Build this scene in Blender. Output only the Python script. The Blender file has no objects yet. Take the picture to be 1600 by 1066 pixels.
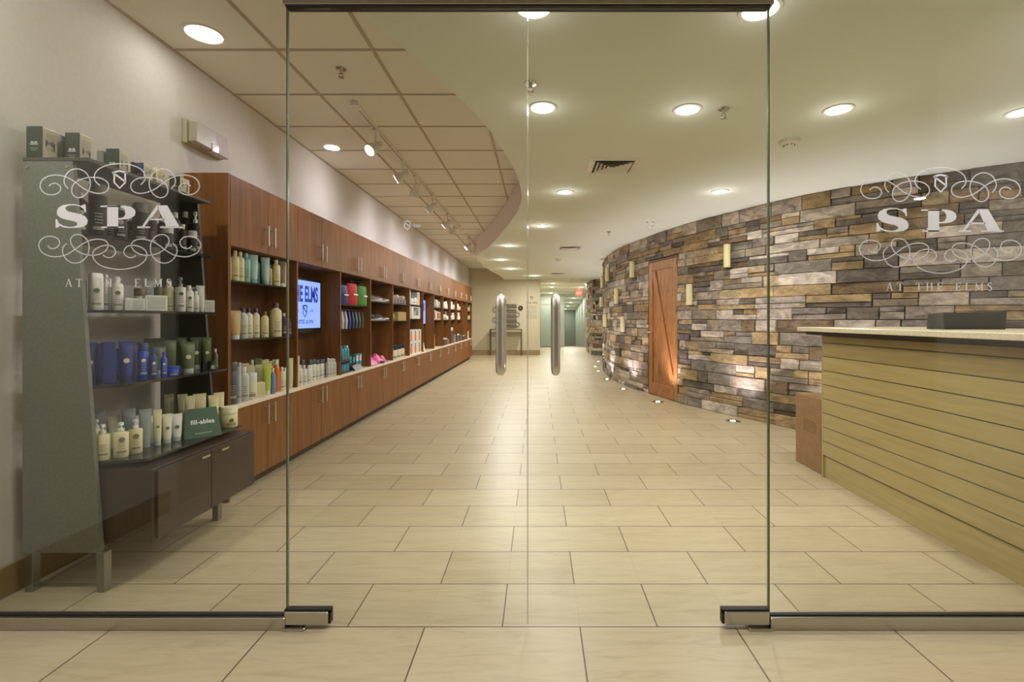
import bpy, math, random
from mathutils import Vector, Matrix
random.seed(7)
C = bpy.context.scene.collection
SC = bpy.context.scene
PI = math.pi
# ------------------------------------------------------------------ camera, world, exposure
F, VX, VY, H = 755.0, 841.0, 499.0, 1.21          # focal length in pixels, vanishing point, eye height
cd = bpy.data.cameras.new('camera'); cam = bpy.data.objects.new('camera', cd); C.objects.link(cam)
cam.location = (0, 0, H); cam.rotation_euler = (PI/2, 0, 0)
cd.sensor_width = 36; cd.lens = F/1600*36; cd.shift_x = -(VX-800)/1600; cd.shift_y = -(533-VY)/1600
cd.clip_start = .05; cd.clip_end = 200
SC.camera = cam
w = bpy.data.worlds.new('world'); SC.world = w; w.use_nodes = True
w.node_tree.nodes['Background'].inputs[0].default_value = (.9, .85, .75, 1)
w.node_tree.nodes['Background'].inputs[1].default_value = .35
vs = SC.view_settings; vs.view_transform = 'Standard'; vs.look = 'None'; vs.gamma = 1; vs.use_curve_mapping = False
vs.exposure = 0.0
SC.cycles.max_bounces = 10; SC.cycles.diffuse_bounces = 5; SC.cycles.transparent_max_bounces = 16
SC.cycles.caustics_reflective = False; SC.cycles.caustics_refractive = False
SC.cycles.sample_clamp_indirect = 4
# light levels (tuned together)
E_DOWN, E_TILE, E_TRACK, E_UP, E_LOBBY, E_CORR = 23, 1.4, 3.7, 9.5, 18.5, 27
WARM = (1, .975, .94); COOL = (1, .90, 1.0); TRK = (.95, .885, 1.0)
ZG, ZT, WL, XF, YD = 2.56, 2.93, -2.33, -2.04, 1.90   # low ceiling, tile ceiling, left wall, cabinet front, glass plane
YB = 16.4
def floorpt(px, py, z=0.0):
    Y = F*(H-z)/(py-VY); return Vector(((px-VX)*Y/F, Y, z))
def ceilpt(px, py, z=ZG):
    Y = F*(z-H)/(VY-py); return Vector(((px-VX)*Y/F, Y, z))
def lamp(name, kind, loc, energy, color=(1,1,1), size=.12, aim=None, spot=None, blend=.6, parent=None, spread=None):
    d = bpy.data.lights.new(name, kind); d.energy = energy; d.color = color
    if kind == 'AREA':
        d.shape = 'DISK'; d.size = size
        if spread: d.spread = spread
    else: d.shadow_soft_size = size
    if kind == 'SPOT': d.spot_size = math.radians(spot); d.spot_blend = blend
    o = bpy.data.objects.new(name, d); C.objects.link(o); o.location = loc
    if aim is not None: o.rotation_euler = Vector(aim).to_track_quat('-Z', 'Y').to_euler()
    if parent: o.parent = parent
    return o
# ------------------------------------------------------------------ materials
def lin(c):
    return tuple((x/255/12.92 if x/255 <= .04045 else ((x/255+.055)/1.055)**2.4) for x in c)
MATS = {}
def mat(name, rgb, rough=.5, metal=0, spec=.5, emit=None, es=0, coat=0, alpha=None):
    if name in MATS: return MATS[name]
    m = bpy.data.materials.new(name); m.use_nodes = True
    b = m.node_tree.nodes['Principled BSDF']; c = lin(rgb)
    b.inputs['Base Color'].default_value = (*c, 1); b.inputs['Roughness'].default_value = rough
    b.inputs['Metallic'].default_value = metal; b.inputs['Specular IOR Level'].default_value = spec
    if coat: b.inputs['Coat Weight'].default_value = coat; b.inputs['Coat Roughness'].default_value = .1
    if emit: b.inputs['Emission Color'].default_value = (*lin(emit), 1); b.inputs['Emission Strength'].default_value = es
    if alpha is not None: b.inputs['Alpha'].default_value = alpha
    MATS[name] = m; return m
def nodes(m): return m.node_tree.nodes, m.node_tree.links, m.node_tree.nodes['Principled BSDF']
def N(nt, t, **kw):
    n = nt.new(t)
    for k, v in kw.items():
        if k in n.inputs: n.inputs[k].default_value = v
        else: setattr(n, k, v)
    return n
def coord(nt, L, scale=(1,1,1), rot=(0,0,0), loc=(0,0,0)):
    t = nt.new('ShaderNodeTexCoord'); mp = nt.new('ShaderNodeMapping')
    mp.inputs['Scale'].default_value = scale; mp.inputs['Rotation'].default_value = rot; mp.inputs['Location'].default_value = loc
    L.new(t.outputs['Object'], mp.inputs['Vector']); return mp.outputs[0]
def ramp(nt, L, src, stops):
    r = nt.new('ShaderNodeValToRGB'); L.new(src, r.inputs[0])
    e = r.color_ramp.elements
    while len(e) < len(stops): e.new(.5)
    for i, (p, c) in enumerate(stops): e[i].position = p; e[i].color = (*lin(c), 1)
    return r.outputs[0]
def noisy(name, stops, scale=(1,1,1), nscale=5, detail=6, rough=.5, bump=0, bdist=.01, rot=(0,0,0), distort=0, spec=.5, coat=0):
    if name in MATS: return MATS[name]
    m = mat(name, (128,128,128), rough, spec=spec, coat=coat); nt, L, b = nodes(m)
    v = coord(nt, L, scale, rot); n = N(nt, 'ShaderNodeTexNoise', Scale=nscale, Detail=detail, Distortion=distort)
    L.new(v, n.inputs['Vector']); L.new(ramp(nt, L, n.outputs['Fac'], stops), b.inputs['Base Color'])
    if bump:
        bp = N(nt, 'ShaderNodeBump', Strength=bump, Distance=bdist); L.new(n.outputs['Fac'], bp.inputs['Height']); L.new(bp.outputs[0], b.inputs['Normal'])
    return m
M_wall = noisy('painted_wall', [(.3,(214,209,203)),(.7,(219,214,208))], nscale=40, rough=.75, bump=.05, bdist=.002)
M_beige = noisy('beige_wall', [(.3,(196,184,158)),(.7,(201,190,164))], nscale=40, rough=.75, bump=.05, bdist=.002)
M_ceil = noisy('gypsum_ceiling', [(.3,(224,229,218)),(.7,(227,232,222))], nscale=60, rough=.85)
M_fascia = noisy('fascia_paint', [(.3,(232,222,214)),(.7,(236,227,220))], nscale=40, rough=.8)
M_tile = noisy('acoustic_tile', [(.35,(226,222,210)),(.65,(232,228,217))], nscale=160, detail=3, rough=.9, bump=.25, bdist=.003)
M_grid = mat('ceiling_grid', (176,160,140), .5)
M_base = noisy('baseboard_tile', [(.3,(140,120,84)),(.7,(158,137,98))], scale=(1,1,14), nscale=3, rough=.4)
M_steel = mat('brushed_steel', (190,186,178), .28, 1)
M_chrome = mat('polished_steel', (205,202,195), .12, 1)
M_handle = mat('satin_steel', (228,224,214), .42, 1)
M_black = mat('black_plastic', (24,24,24), .4)
M_rubber = mat('dark_gasket', (30,28,26), .6)
M_white = mat('white_plastic', (225,222,212), .4)
M_fixture = mat('white_fixture_enamel', (226,222,214), .35)
M_decal = mat('white_vinyl', (250,250,255), .7, spec=.1, emit=(225,228,238), es=0)
# floor: long ceramic tiles in running bond
def floor_mat():
    m = mat('floor_tile', (190,170,130), .38, spec=.45); nt, L, b = nodes(m)
    v = coord(nt, L, loc=(.446+.61*20, -YD+.3075*40, 0))
    br = nt.new('ShaderNodeTexBrick'); br.offset = .5; br.offset_frequency = 2; br.squash = 1; br.squash_frequency = 1
    for k, x in (('Scale',1),('Mortar Size',.0030),('Mortar Smooth',.15),('Bias',0),('Brick Width',.61),('Row Height',.3075)): br.inputs[k].default_value = x
    br.inputs['Color1'].default_value = (*lin((194,181,153)),1); br.inputs['Color2'].default_value = (*lin((184,170,140)),1); br.inputs['Mortar'].default_value = (*lin((98,80,58)),1)
    L.new(v, br.inputs['Vector'])
    v2 = coord(nt, L, (1,7,1), rot=(0,0,.12)); n = N(nt, 'ShaderNodeTexNoise', Scale=3.2, Detail=10, Roughness=.68, Distortion=1.2); L.new(v2, n.inputs['Vector'])
    r = ramp(nt, L, n.outputs['Fac'], [(.3,(222,216,206)),(.52,(246,243,238)),(.72,(255,255,255))])
    mx = nt.new('ShaderNodeMix'); mx.data_type = 'RGBA'; mx.blend_type = 'MULTIPLY'; mx.inputs[0].default_value = .75
    L.new(br.outputs['Color'], mx.inputs[6]); L.new(r, mx.inputs[7]); L.new(mx.outputs[2], b.inputs['Base Color'])
    bp = N(nt, 'ShaderNodeBump', Strength=.35, Distance=.003); bp.invert = True; L.new(br.outputs['Fac'], bp.inputs['Height']); L.new(bp.outputs[0], b.inputs['Normal'])
    return m
M_floor = floor_mat()
M_wood = noisy('cherry_veneer', [(.3,(110,66,26)),(.5,(128,80,34)),(.72,(144,94,44))], scale=(6,6,.5), nscale=4, detail=8, rough=.5, distort=.6, spec=.3)
M_wooddk = noisy('cherry_shaded', [(.3,(84,52,26)),(.5,(98,62,33)),(.72,(110,72,40))], scale=(6,6,.5), nscale=4, detail=8, rough=.45, distort=.6)  # same cherry, with the shade inside the bays put into its colour
M_espresso = noisy('espresso_laminate', [(.3,(46,32,25)),(.7,(60,43,33))], scale=(8,1,8), nscale=4, rough=.4)
M_knotty = noisy('knotty_alder', [(.27,(72,38,16)),(.37,(144,94,54)),(.55,(168,112,64)),(.75,(186,132,84))], scale=(7,7,1.1), nscale=2.6, detail=8, rough=.45, distort=1.6, bump=.1)
M_maple = noisy('maple_panel', [(.3,(172,154,102)),(.7,(186,168,114))], scale=(1,.6,8), nscale=5, rough=.35, coat=.2)
M_groove = mat('groove_shadow_gap', (96,76,40), .6)
M_stonetop = noisy('cream_stone_top', [(.35,(214,200,168)),(.65,(232,222,196))], nscale=90, rough=.25)
M_worktop = noisy('cream_laminate', [(.35,(226,212,192)),(.65,(236,224,206))], nscale=60, rough=.35)
M_card = noisy('cardboard', [(.3,(146,114,78)),(.7,(160,126,88))], nscale=20, rough=.8)
M_greypanel = noisy('grey_powder_coat', [(.4,(112,114,106)),(.6,(120,122,113))], nscale=80, rough=.5)
M_darkpanel = mat('charcoal_panel', (62,62,56), .5)
M_smoke = mat('smoked_glass_shelf', (38,44,42), .08, spec=.6, alpha=.86)
def glass_mat(name, tint, fres=1.45):
    m = bpy.data.materials.new(name); m.use_nodes = True; nt = m.node_tree.nodes; L = m.node_tree.links
    nt.clear(); out = nt.new('ShaderNodeOutputMaterial'); mix = nt.new('ShaderNodeMixShader')
    fr = nt.new('ShaderNodeFresnel'); fr.inputs[0].default_value = fres
    tr = nt.new('ShaderNodeBsdfTransparent'); tr.inputs[0].default_value = (*tint,1)
    gl = nt.new('ShaderNodeBsdfGlossy'); gl.inputs['Roughness'].default_value = .0; gl.inputs[0].default_value = (1,1,1,1)
    geo = nt.new('ShaderNodeNewGeometry'); mr = nt.new('ShaderNodeMapRange'); mr.inputs[3].default_value = fres; mr.inputs[4].default_value = 1/fres
    L.new(geo.outputs['Backfacing'], mr.inputs[0]); L.new(mr.outputs[0], fr.inputs[0])
    L.new(fr.outputs[0], mix.inputs[0]); L.new(tr.outputs[0], mix.inputs[1]); L.new(gl.outputs[0], mix.inputs[2]); L.new(mix.outputs[0], out.inputs[0]); return m
M_glass = glass_mat('clear_glass', (.975,.985,.955))
M_edge = mat('glass_edge', (104,114,92), .2, spec=.8)
M_lens = mat('lit_lens', (255,250,240), .5, emit=(255,247,232), es=9)
M_lens_up = mat('lit_uplight_lens', (255,250,240), .5, emit=(255,244,226), es=14)
M_lens_dim = mat('pale_diffuser', (255,250,240), .5, emit=(255,247,236), es=3.2)
M_lens_trk = mat('lit_track_lens', (255,255,255), .5, emit=(250,244,255), es=16)
M_candle = noisy('ivory_wax', [(.3,(222,212,160)),(.7,(230,221,174))], nscale=6, rough=.5)
M_bronze = mat('dark_bronze', (52,40,30), .5, .6)
# ------------------------------------------------------------------ mesh builder
class MB:
    def __init__(s): s.v = []; s.f = []; s.mi = []
    def add(s, vs, fs, mi=0):
        n = len(s.v); s.v += [tuple(v) for v in vs]; s.f += [tuple(i+n for i in f) for f in fs]; s.mi += [mi]*len(fs)
    def box(s, a, b, mi=0, bev=0):
        x0,x1 = sorted((a[0],b[0])); y0,y1 = sorted((a[1],b[1])); z0,z1 = sorted((a[2],b[2]))
        if bev <= 0:
            s.add([(x0,y0,z0),(x1,y0,z0),(x1,y1,z0),(x0,y1,z0),(x0,y0,z1),(x1,y0,z1),(x1,y1,z1),(x0,y1,z1)],
                  [(0,3,2,1),(4,5,6,7),(0,1,5,4),(1,2,6,5),(2,3,7,6),(3,0,4,7)], mi)
        else:
            e = min(bev, (x1-x0)*.45, (y1-y0)*.45, (z1-z0)*.45)
            rings = []
            for z, i in ((z0,e),(z0+e,0),(z1-e,0),(z1,e)):
                rings.append([(x0+i+ (e if i==0 else 0)*0 + (e if i==0 else 0), y0+i, z) if False else p for p in oct_ring(x0+i,y0+i,x1-i,y1-i,e,z)])
            s.rings(rings, mi)
        return s
    def rings(s, rings, mi=0, cap0=True, cap1=True):
        n = len(rings[0]); vs = [p for r in rings for p in r]; fs = []
        for k in range(len(rings)-1):
            for i in range(n):
                j = (i+1) % n; fs.append((k*n+i, k*n+j, (k+1)*n+j, (k+1)*n+i))
        if cap0: fs.append(tuple(range(n))[::-1])
        if cap1: fs.append(tuple((len(rings)-1)*n+i for i in range(n)))
        s.add(vs, fs, mi); return s
    def lathe(s, prof, seg=20, c=(0,0), mi=0, sx=1, sy=1):
        return s.rings([[(c[0]+r*sx*math.cos(2*PI*i/seg), c[1]+r*sy*math.sin(2*PI*i/seg), z) for i in range(seg)] for r, z in prof], mi)
    def tube(s, pts, r, seg=10, mi=0):
        pts = [Vector(p) for p in pts]; rings = []; up = Vector((0,0,1))
        rr = r if isinstance(r, (list,tuple)) else [r]*len(pts)
        prev = None
        for i, p in enumerate(pts):
            t = (pts[min(i+1,len(pts)-1)]-pts[max(i-1,0)]).normalized()
            if prev is None:
                a = t.cross(up if abs(t.z) < .9 else Vector((1,0,0))).normalized()
            else: a = (prev - t*prev.dot(t)).normalized()
            prev = a; b = t.cross(a)
            rings.append([tuple(p+(a*math.cos(2*PI*k/seg)+b*math.sin(2*PI*k/seg))*rr[i]) for k in range(seg)])
        return s.rings(rings, mi)
    def prism(s, poly, z0, z1, mi=0):      # poly in xy
        n = len(poly)
        s.add([(x,y,z0) for x,y in poly]+[(x,y,z1) for x,y in poly],
              [tuple(range(n))[::-1], tuple(range(n,2*n))]+[(i,(i+1)%n,(i+1)%n+n,i+n) for i in range(n)], mi); return s
    def mesh(s, name, mats, smooth=False):
        me = bpy.data.meshes.new(name); me.from_pydata(s.v, [], s.f)
        for m in (mats if isinstance(mats, (list,tuple)) else [mats]): me.materials.append(m)
        me.polygons.foreach_set('material_index', s.mi)
        import bmesh
        bm = bmesh.new(); bm.from_mesh(me); bmesh.ops.recalc_face_normals(bm, faces=bm.faces); bm.to_mesh(me); bm.free()
        if smooth:
            me.polygons.foreach_set('use_smooth', [True]*len(me.polygons)); me.set_sharp_from_angle(angle=math.radians(38))
        me.update(); return me
    def build(s, name, mats, parent=None, smooth=False):
        return link(name, s.mesh(name, mats, smooth), parent)
def oct_ring(x0,y0,x1,y1,e,z):
    return [(x0+e,y0,z),(x1-e,y0,z),(x1,y0+e,z),(x1,y1-e,z),(x1-e,y1,z),(x0+e,y1,z),(x0,y1-e,z),(x0,y0+e,z)]
def link(name, me, parent=None, loc=None):
    o = bpy.data.objects.new(name, me); C.objects.link(o)
    if parent: o.parent = parent
    if loc: o.location = loc
    return o
def thing(name, label, cat, loc=(0,0,0), rz=0, group=None, kind=None):
    o = bpy.data.objects.new(name, None); C.objects.link(o); o.location = loc; o.rotation_euler = (0,0,rz)
    o.empty_display_size = .05
    o['label'] = label; o['category'] = cat
    if group: o['group'] = group
    if kind: o['kind'] = kind
    return o
def tag(o, label, cat, group=None):
    o['label'] = label; o['category'] = cat
    if group: o['group'] = group
    return o
def struct(name, mb, m, label, cat, parent=None, smooth=False):
    o = mb.build(name, m, parent, smooth)
    o['kind'] = 'structure'; o['label'] = label; o['category'] = cat; return o
def text_mesh(body, size, m, name, parent, mtx, offset=0.0, align='CENTER', space=1.0, sx=1.0):
    cu = bpy.data.curves.new(name, 'FONT'); cu.body = body; cu.size = size; cu.align_x = align; cu.offset = offset; cu.space_character = space
    cu.resolution_u = 3
    t = bpy.data.objects.new(name, cu); C.objects.link(t)
    dg = bpy.context.evaluated_depsgraph_get(); me = bpy.data.meshes.new_from_object(t.evaluated_get(dg)); bpy.data.objects.remove(t); bpy.data.curves.remove(cu)
    me.transform(Matrix.Diagonal((sx,1,1,1))); me.transform(mtx); me.materials.clear(); me.materials.append(m); me.name = name
    return link(name, me, parent)
FACE_CAM = Matrix(((1,0,0,0),(0,0,-1,0),(0,1,0,0),(0,0,0,1)))      # text reads facing -Y
FACE_ROOM = Matrix(((0,0,1,0),(1,0,0,0),(0,1,0,0),(0,0,0,1)))     # text reads facing +X
def T(x,y,z): return Matrix.Translation((x,y,z))
def catmull(pts, n=12):
    out = []; P = [Vector(p) for p in pts]; P = [P[0]*2-P[1]]+P+[P[-1]*2-P[-2]]
    for i in range(1, len(P)-2):
        for k in range(n):
            t = k/n; a,b,c,d = P[i-1],P[i],P[i+1],P[i+2]
            out.append(.5*((2*b)+(c-a)*t+(2*a-5*b+4*c-d)*t*t+(3*b-a-3*c+d)*t**3))
    out.append(P[-2]); return out
ORD = ['first','second','third','fourth','fifth','sixth','seventh','eighth','ninth','tenth','eleventh','twelfth','thirteenth','fourteenth','fifteenth','sixteenth','seventeenth','eighteenth','nineteenth','twentieth']
# ------------------------------------------------------------------ the setting
mb = MB(); mb.box((-6,-5,-.1),(6.5,20.5,0))
struct('floor', mb, M_floor, 'beige stone-look floor tiles laid in running bond', 'floor')
mb = MB(); mb.add([(-.2,20.5,0),(3.2,20.5,0),(3.2,35,-.725),(-.2,35,-.725)], [(0,1,2,3)])
struct('floor_ramp', mb, M_floor, 'tiled ramp floor sloping down the far corridor', 'floor')
mb = MB(); mb.box((WL-.12,.75,0),(WL,YB+.1,3.1))
struct('wall_left', mb, M_wall, 'pale painted wall behind the long cherry cabinets', 'wall')
mb = MB(); mb.box((WL-.1,YB,0),(.06,YB+.12,3.1)); mb.box((-.06,YB+.12,0),(.06,23.6,3.1))
struct('wall_back', mb, M_beige, 'beige wall at the far end of the cabinets', 'wall')
# low ceiling with its wavy edge
edge = [(-.98,-.5),(-.96,1.2)] + [(p.x,p.y) for p in (ceilpt(564,19),ceilpt(628,73),ceilpt(710,146),ceilpt(766.6,206),ceilpt(800,259),ceilpt(812.5,290),ceilpt(813.5,319),ceilpt(793,353),ceilpt(763,386.5),ceilpt(748,397),ceilpt(746,405))] + [(-1.35,13.2),(-1.2,14.8),(-1.15,YB)]
edge = [(e[0],e[1]) for e in edge if e[1] > 2.0]; edge = [(-.93,1.72)] + edge
ec = [(p.x,p.y) for p in catmull([(x,y,0) for x,y in edge], 8)]
mb = MB(); n = len(ec)
mb.add([(x,y,ZG) for x,y in ec]+[(6.5,y,ZG) for x,y in ec], [(i,i+1,n+i+1,n+i) for i in range(n-1)])
mb.add([(-.1,YB,ZG),(6.5,YB,ZG),(6.5,20.5,ZG),(-.1,20.5,ZG)], [(0,1,2,3)])
mb.add([(-.1,20.5,ZG),(3.2,20.5,ZG),(3.2,35,ZG-.725),(-.1,35,ZG-.725)], [(0,1,2,3)])
ceil = struct('ceiling', mb, M_ceil, 'smooth lower ceiling with a wavy edge and recessed lights', 'ceiling')
mb = MB(); mb.add([(x,y,ZG) for x,y in ec]+[(x,y,ZT+.01) for x,y in ec], [(i,i+1,n+i+1,n+i) for i in range(n-1)])
struct('trim_1', mb, M_fascia, 'curved vertical fascia between the two ceiling levels', 'trim', smooth=True)
mb = MB(); mb.box((WL-.1,YD-.15,ZT),(1.2,YB+.1,ZT+.08))
tc = struct('ceiling_tiles', mb, M_tile, 'raised ceiling of square acoustic tiles over the cabinets', 'ceiling')
mb = MB()
for k in range(24):
    y = 2.47+.6125*k
    mb.box((WL,y-.011,ZT-.004),(.4,y+.011,ZT+.002))
for x in (-1.67,-1.055,-.44): mb.box((x-.011,YD,ZT-.005),(x+.011,YB,ZT+.002))
mb.box((WL,YD,ZT-.008),(WL+.014,YB,ZT+.002)); mb.box((WL,YB-.014,ZT-.008),(0,YB,ZT+.002))
mb.build('ceiling_grid', M_grid, tc)
def baseb(name, a, b, label): return struct(name, MB().box(a,b,0,.003), M_base, label, 'baseboard')
baseb('baseboard_left', (WL,.75,0),(WL+.014,3.2,.135), 'tan tile baseboard along the painted wall behind the display stand')
baseb('baseboard_back', (WL,YB-.014,0),(.06,YB,.16), 'tan tile baseboard under the wall with the console table')
# curved stone wall
wpts = [(3.6,15.3),(2.6,14.6),(1.98,13.6),(1.70,12.4),(1.55,11.1),(1.52,10.0),(1.60,8.94),(1.83,7.90),(2.06,7.03),(2.30,6.44),(2.68,5.66),(2.97,5.20),(3.55,4.62),(4.18,4.18),(4.9,3.85),(5.7,3.6),(6.5,3.45)]
wpath = [Vector((p.x,p.y)) for p in catmull([(x,y,0) for x,y in wpts], 14)]
def arclen(path):
    s = [0]
    for a, b in zip(path, path[1:]): s.append(s[-1]+(b-a).length)
    return s
def at_s(path, S, s):
    s = max(0, min(S[-1]-1e-6, s))
    lo = 0
    import bisect
    i = max(0, bisect.bisect_right(S, s)-1); i = min(i, len(path)-2)
    t = (s-S[i])/(S[i+1]-S[i]); p = path[i].lerp(path[i+1], t)
    a = path[max(i-2,0)]; b = path[min(i+3,len(path)-1)]; d = (b-a).normalized()
    return p, d, Vector((-d.y, d.x))*-1
WS = arclen(wpath)
def nearest_s(x, y): return min(range(len(wpath)), key=lambda i: (wpath[i]-Vector((x,y))).length)
SD0, SD1 = WS[nearest_s(1.83,7.90)], WS[nearest_s(2.06,7.03)]
def hit_s(px):
    t = (px-VX)/F; best = None
    for i, p in enumerate(wpath):
        if p.y > 13 : continue
        e = abs(p.x-t*p.y)/p.y
        if e < .004 and (best is None or p.y < best[1]): best = (WS[i], p.y)
    if best is None:
        i = min((i for i,p in enumerate(wpath) if p.y<13), key=lambda i: abs(wpath[i].x/wpath[i].y-t)); return WS[i]
    # refine
    return min((WS[i]+k*.01-.1 for i in range(len(WS)) if abs(WS[i]-best[0])<.15 for k in range(20)), key=lambda s: abs(at_s(wpath,WS,s)[0].x/at_s(wpath,WS,s)[0].y-t))
pal = [((158,150,142),5),((124,116,108),4),((184,174,162),4),((216,204,192),5),((228,218,208),3),((198,174,132),4),((182,158,120),3),((142,122,98),2),((218,200,166),2),((172,160,144),3)]
bag = [c for c, k in pal for _ in range(k)]
def stone_wall(name, path, ztop, gap=None, label=''):
    S = arclen(path); vs = []; fs = []; cols = []
    def nrm(s):
        p, d, nn = at_s(path, S, s)
        return p, nn
    def stone(s0, s1, z0, z1):
        g = .0022; s0 += g; s1 -= g; z0 += g; z1 -= g
        if s1-s0 < .02: return
        dep = random.choice((.022,.03,.036,.044,.05)); c = lin(random.choice(bag)); j = random.uniform(.85,1.12); c = tuple(min(1,x*j) for x in c)
        parts = max(1, int((s1-s0)/.2)); n0 = len(vs); ss = [s0+(s1-s0)*k/parts for k in range(parts+1)]
        e = .006; cuts = []
        cols_ = []
        tilt = random.uniform(-.006,.006)
        for k, s in enumerate(ss):
            p, nn = nrm(s); pin, ni = nrm(s+(e if k==0 else -e if k==parts else 0))
            dd = dep+tilt*(k/parts-.5)*2
            for (zz, q, m_, d_) in ((z0,p,nn,0),(z0,p,nn,dd-.006),(z0+e,pin,ni,dd+random.uniform(-.002,.003)),(z1-e,pin,ni,dd+random.uniform(-.002,.003)),(z1,p,nn,dd-.006),(z1,p,nn,0)):
                vs.append((q.x+m_.x*d_, q.y+m_.y*d_, zz))
        f0 = len(fs)
        for k in range(parts):
            a = n0+k*6; b = a+6
            for i in range(5): fs.append((a+i, b+i, b+i+1, a+i+1))
        fs.append(tuple(n0+i for i in range(6))); fs.append(tuple(n0+parts*6+i for i in range(6))[::-1])
        cols.extend([c]*(len(fs)-f0))
    z = 0
    while z < ztop-.03:
        h = random.choice((.10,.12,.13,.145)); h = min(h, ztop-z)
        if ztop-z-h < .05: h = ztop-z
        s = -random.uniform(0,.3)
        while s < S[-1]:
            wd = random.choice((.2,.28,.36,.44,.52,.6)); s0, s1 = max(0,s), min(S[-1], s+wd); s += wd
            spans = [(s0,s1)]
            if gap and z < gap[2]-.04:
                a, b = gap[0], gap[1]
                spans = [(u,v) for u,v in ((s0,min(s1,a)),(max(s0,b),s1)) if v-u > .02] if not (s1<=a or s0>=b) else spans
            for u, v in spans:
                if random.random() < .36:
                    k = random.uniform(.35,.65); m1 = random.uniform(.3,.7)
                    stone(u, v, z, z+h*k)
                    if v-u > .3 and random.random() < .6: stone(u,u+(v-u)*m1,z+h*k,z+h); stone(u+(v-u)*m1,v,z+h*k,z+h)
                    else: stone(u, v, z+h*k, z+h)
                else: stone(u, v, z, z+h)
        z += h
    # dark backing behind the joints
    f0 = len(fs)
    k0 = len(vs); steps = [S[-1]*i/90 for i in range(91)]
    if gap: steps = sorted(steps+[gap[0],gap[1]])
    for s in steps:
        p, nn = nrm(s)
        for zz in (0, gap[2] if gap else 1.2, ztop): vs.append((p.x+nn.x*.004, p.y+nn.y*.004, zz))
    for i in range(len(steps)-1):
        a = k0+i*3; b = a+3
        if not (gap and steps[i] >= gap[0]-1e-6 and steps[i+1] <= gap[1]+1e-6): fs.append((a,b,b+1,a+1))
        fs.append((a+1,b+1,b+2,a+2))
    cols.extend([lin((46,36,30))]*(len(fs)-f0))
    me = bpy.data.meshes.new(name); me.from_pydata(vs, [], fs)
    at = me.color_attributes.new('Col', 'FLOAT_COLOR', 'CORNER'); data = []
    for p, c in zip(me.polygons, cols): data += [*c, 1]*p.loop_total
    at.data.foreach_set('color', data); me.materials.append(M_ledge); me.update()
    o = link(name, me); o['kind'] = 'structure'; o['label'] = label; o['category'] = 'wall'; return o
def ledge_mat():
    m = mat('stacked_ledgestone', (150,140,130), .8, spec=.25); nt, L, b = nodes(m)
    a = nt.new('ShaderNodeAttribute'); a.attribute_name = 'Col'
    v = coord(nt, L, (1,1,2.0)); n = N(nt, 'ShaderNodeTexNoise', Scale=5.5, Detail=10, Roughness=.72, Distortion=.9); L.new(v, n.inputs['Vector'])
    r = ramp(nt, L, n.outputs['Fac'], [(.30,(112,102,104)),(.46,(196,190,188)),(.62,(255,250,244))])
    n3 = N(nt, 'ShaderNodeTexNoise', Scale=2.6, Detail=5, Roughness=.6, Distortion=.5); L.new(v, n3.inputs['Vector'])
    r3 = ramp(nt, L, n3.outputs['Fac'], [(.52,(0,0,0)),(.66,(150,150,150))])
    mg = nt.new('ShaderNodeMix'); mg.data_type = 'RGBA'; L.new(r3, mg.inputs[0]); L.new(a.outputs['Color'], mg.inputs[6]); mg.inputs[7].default_value = (*lin((150,141,138)),1)
    mx = nt.new('ShaderNodeMix'); mx.data_type = 'RGBA'; mx.blend_type = 'MULTIPLY'; mx.inputs[0].default_value = .9
    L.new(mg.outputs[2], mx.inputs[6]); L.new(r, mx.inputs[7]); L.new(mx.outputs[2], b.inputs['Base Color'])
    v2 = coord(nt, L, (1,1,2.5)); n2 = N(nt, 'ShaderNodeTexNoise', Scale=11, Detail=10, Roughness=.75); L.new(v2, n2.inputs['Vector'])
    bp = N(nt, 'ShaderNodeBump', Strength=.8, Distance=.02); L.new(n2.outputs['Fac'], bp.inputs['Height']); L.new(bp.outputs[0], b.inputs['Normal'])
    return m
M_ledge = ledge_mat()
stone_wall('wall_right', wpath, ZG, (SD0, SD1, 2.15), 'curved wall of stacked grey, cream and ochre ledgestone')
wp2 = [Vector((p.x,p.y)) for p in catmull([(1.86,18.4,0),(1.84,17.2,0),(1.84,16.6,0),(1.98,16.3,0),(2.5,16.2,0),(3.6,16.2,0)], 8)]
stone_wall('wall_far', wp2, ZG, None, 'far stub of stacked dark ledgestone beside the corridor')
mb = MB(); mb.box((3.6,15.2,0),(3.7,16.3,ZG)); mb.box((2.05,18.4,0),(2.15,20,ZG)); mb.box((1.86,18.38,0),(2.1,18.44,ZG))
struct('wall_side', mb, M_beige, 'plain beige wall closing the passage behind the stone', 'wall')
# corridor
M_corr = noisy('corridor_green_wall', [(.3,(172,178,164)),(.7,(180,186,172))], nscale=20, rough=.6)
M_corrdk = noisy('corridor_end_wall', [(.3,(128,134,124)),(.7,(136,142,132))], nscale=10, rough=.6)
M_frost = mat('frosted_glass', (168,180,166), .25, spec=.6)
mb = MB(); mb.box((2.2,19.9,-.8),(2.3,22,ZG)); mb.add([(2.2,19.9,-.8),(2.66,34.6,-.8),(2.66,34.6,ZG),(2.2,19.9,ZG)],[(0,1,2,3)])
struct('wall_corridor', mb, M_corr, 'grey-green corridor wall washed by ceiling lights', 'wall')
struct('wall_end', MB().box((1.0,34.4,-.8),(2.9,34.5,2.6)), M_corrdk, 'dark wall at the far end of the corridor', 'wall')
mb = MB(); mb.box((-.1,23.5,-.3),(1.27,23.62,ZG)); mb.box((1.2,23.6,-.8),(1.27,34.5,ZG))
struct('wall_inner', mb, M_corr, 'grey-green wall facing the hall beyond the beige wall', 'wall')
wn = thing('window_1', 'frosted glass panel in the grey-green wall of the corridor', 'window', (0,23.48,0), kind='structure')
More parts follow.
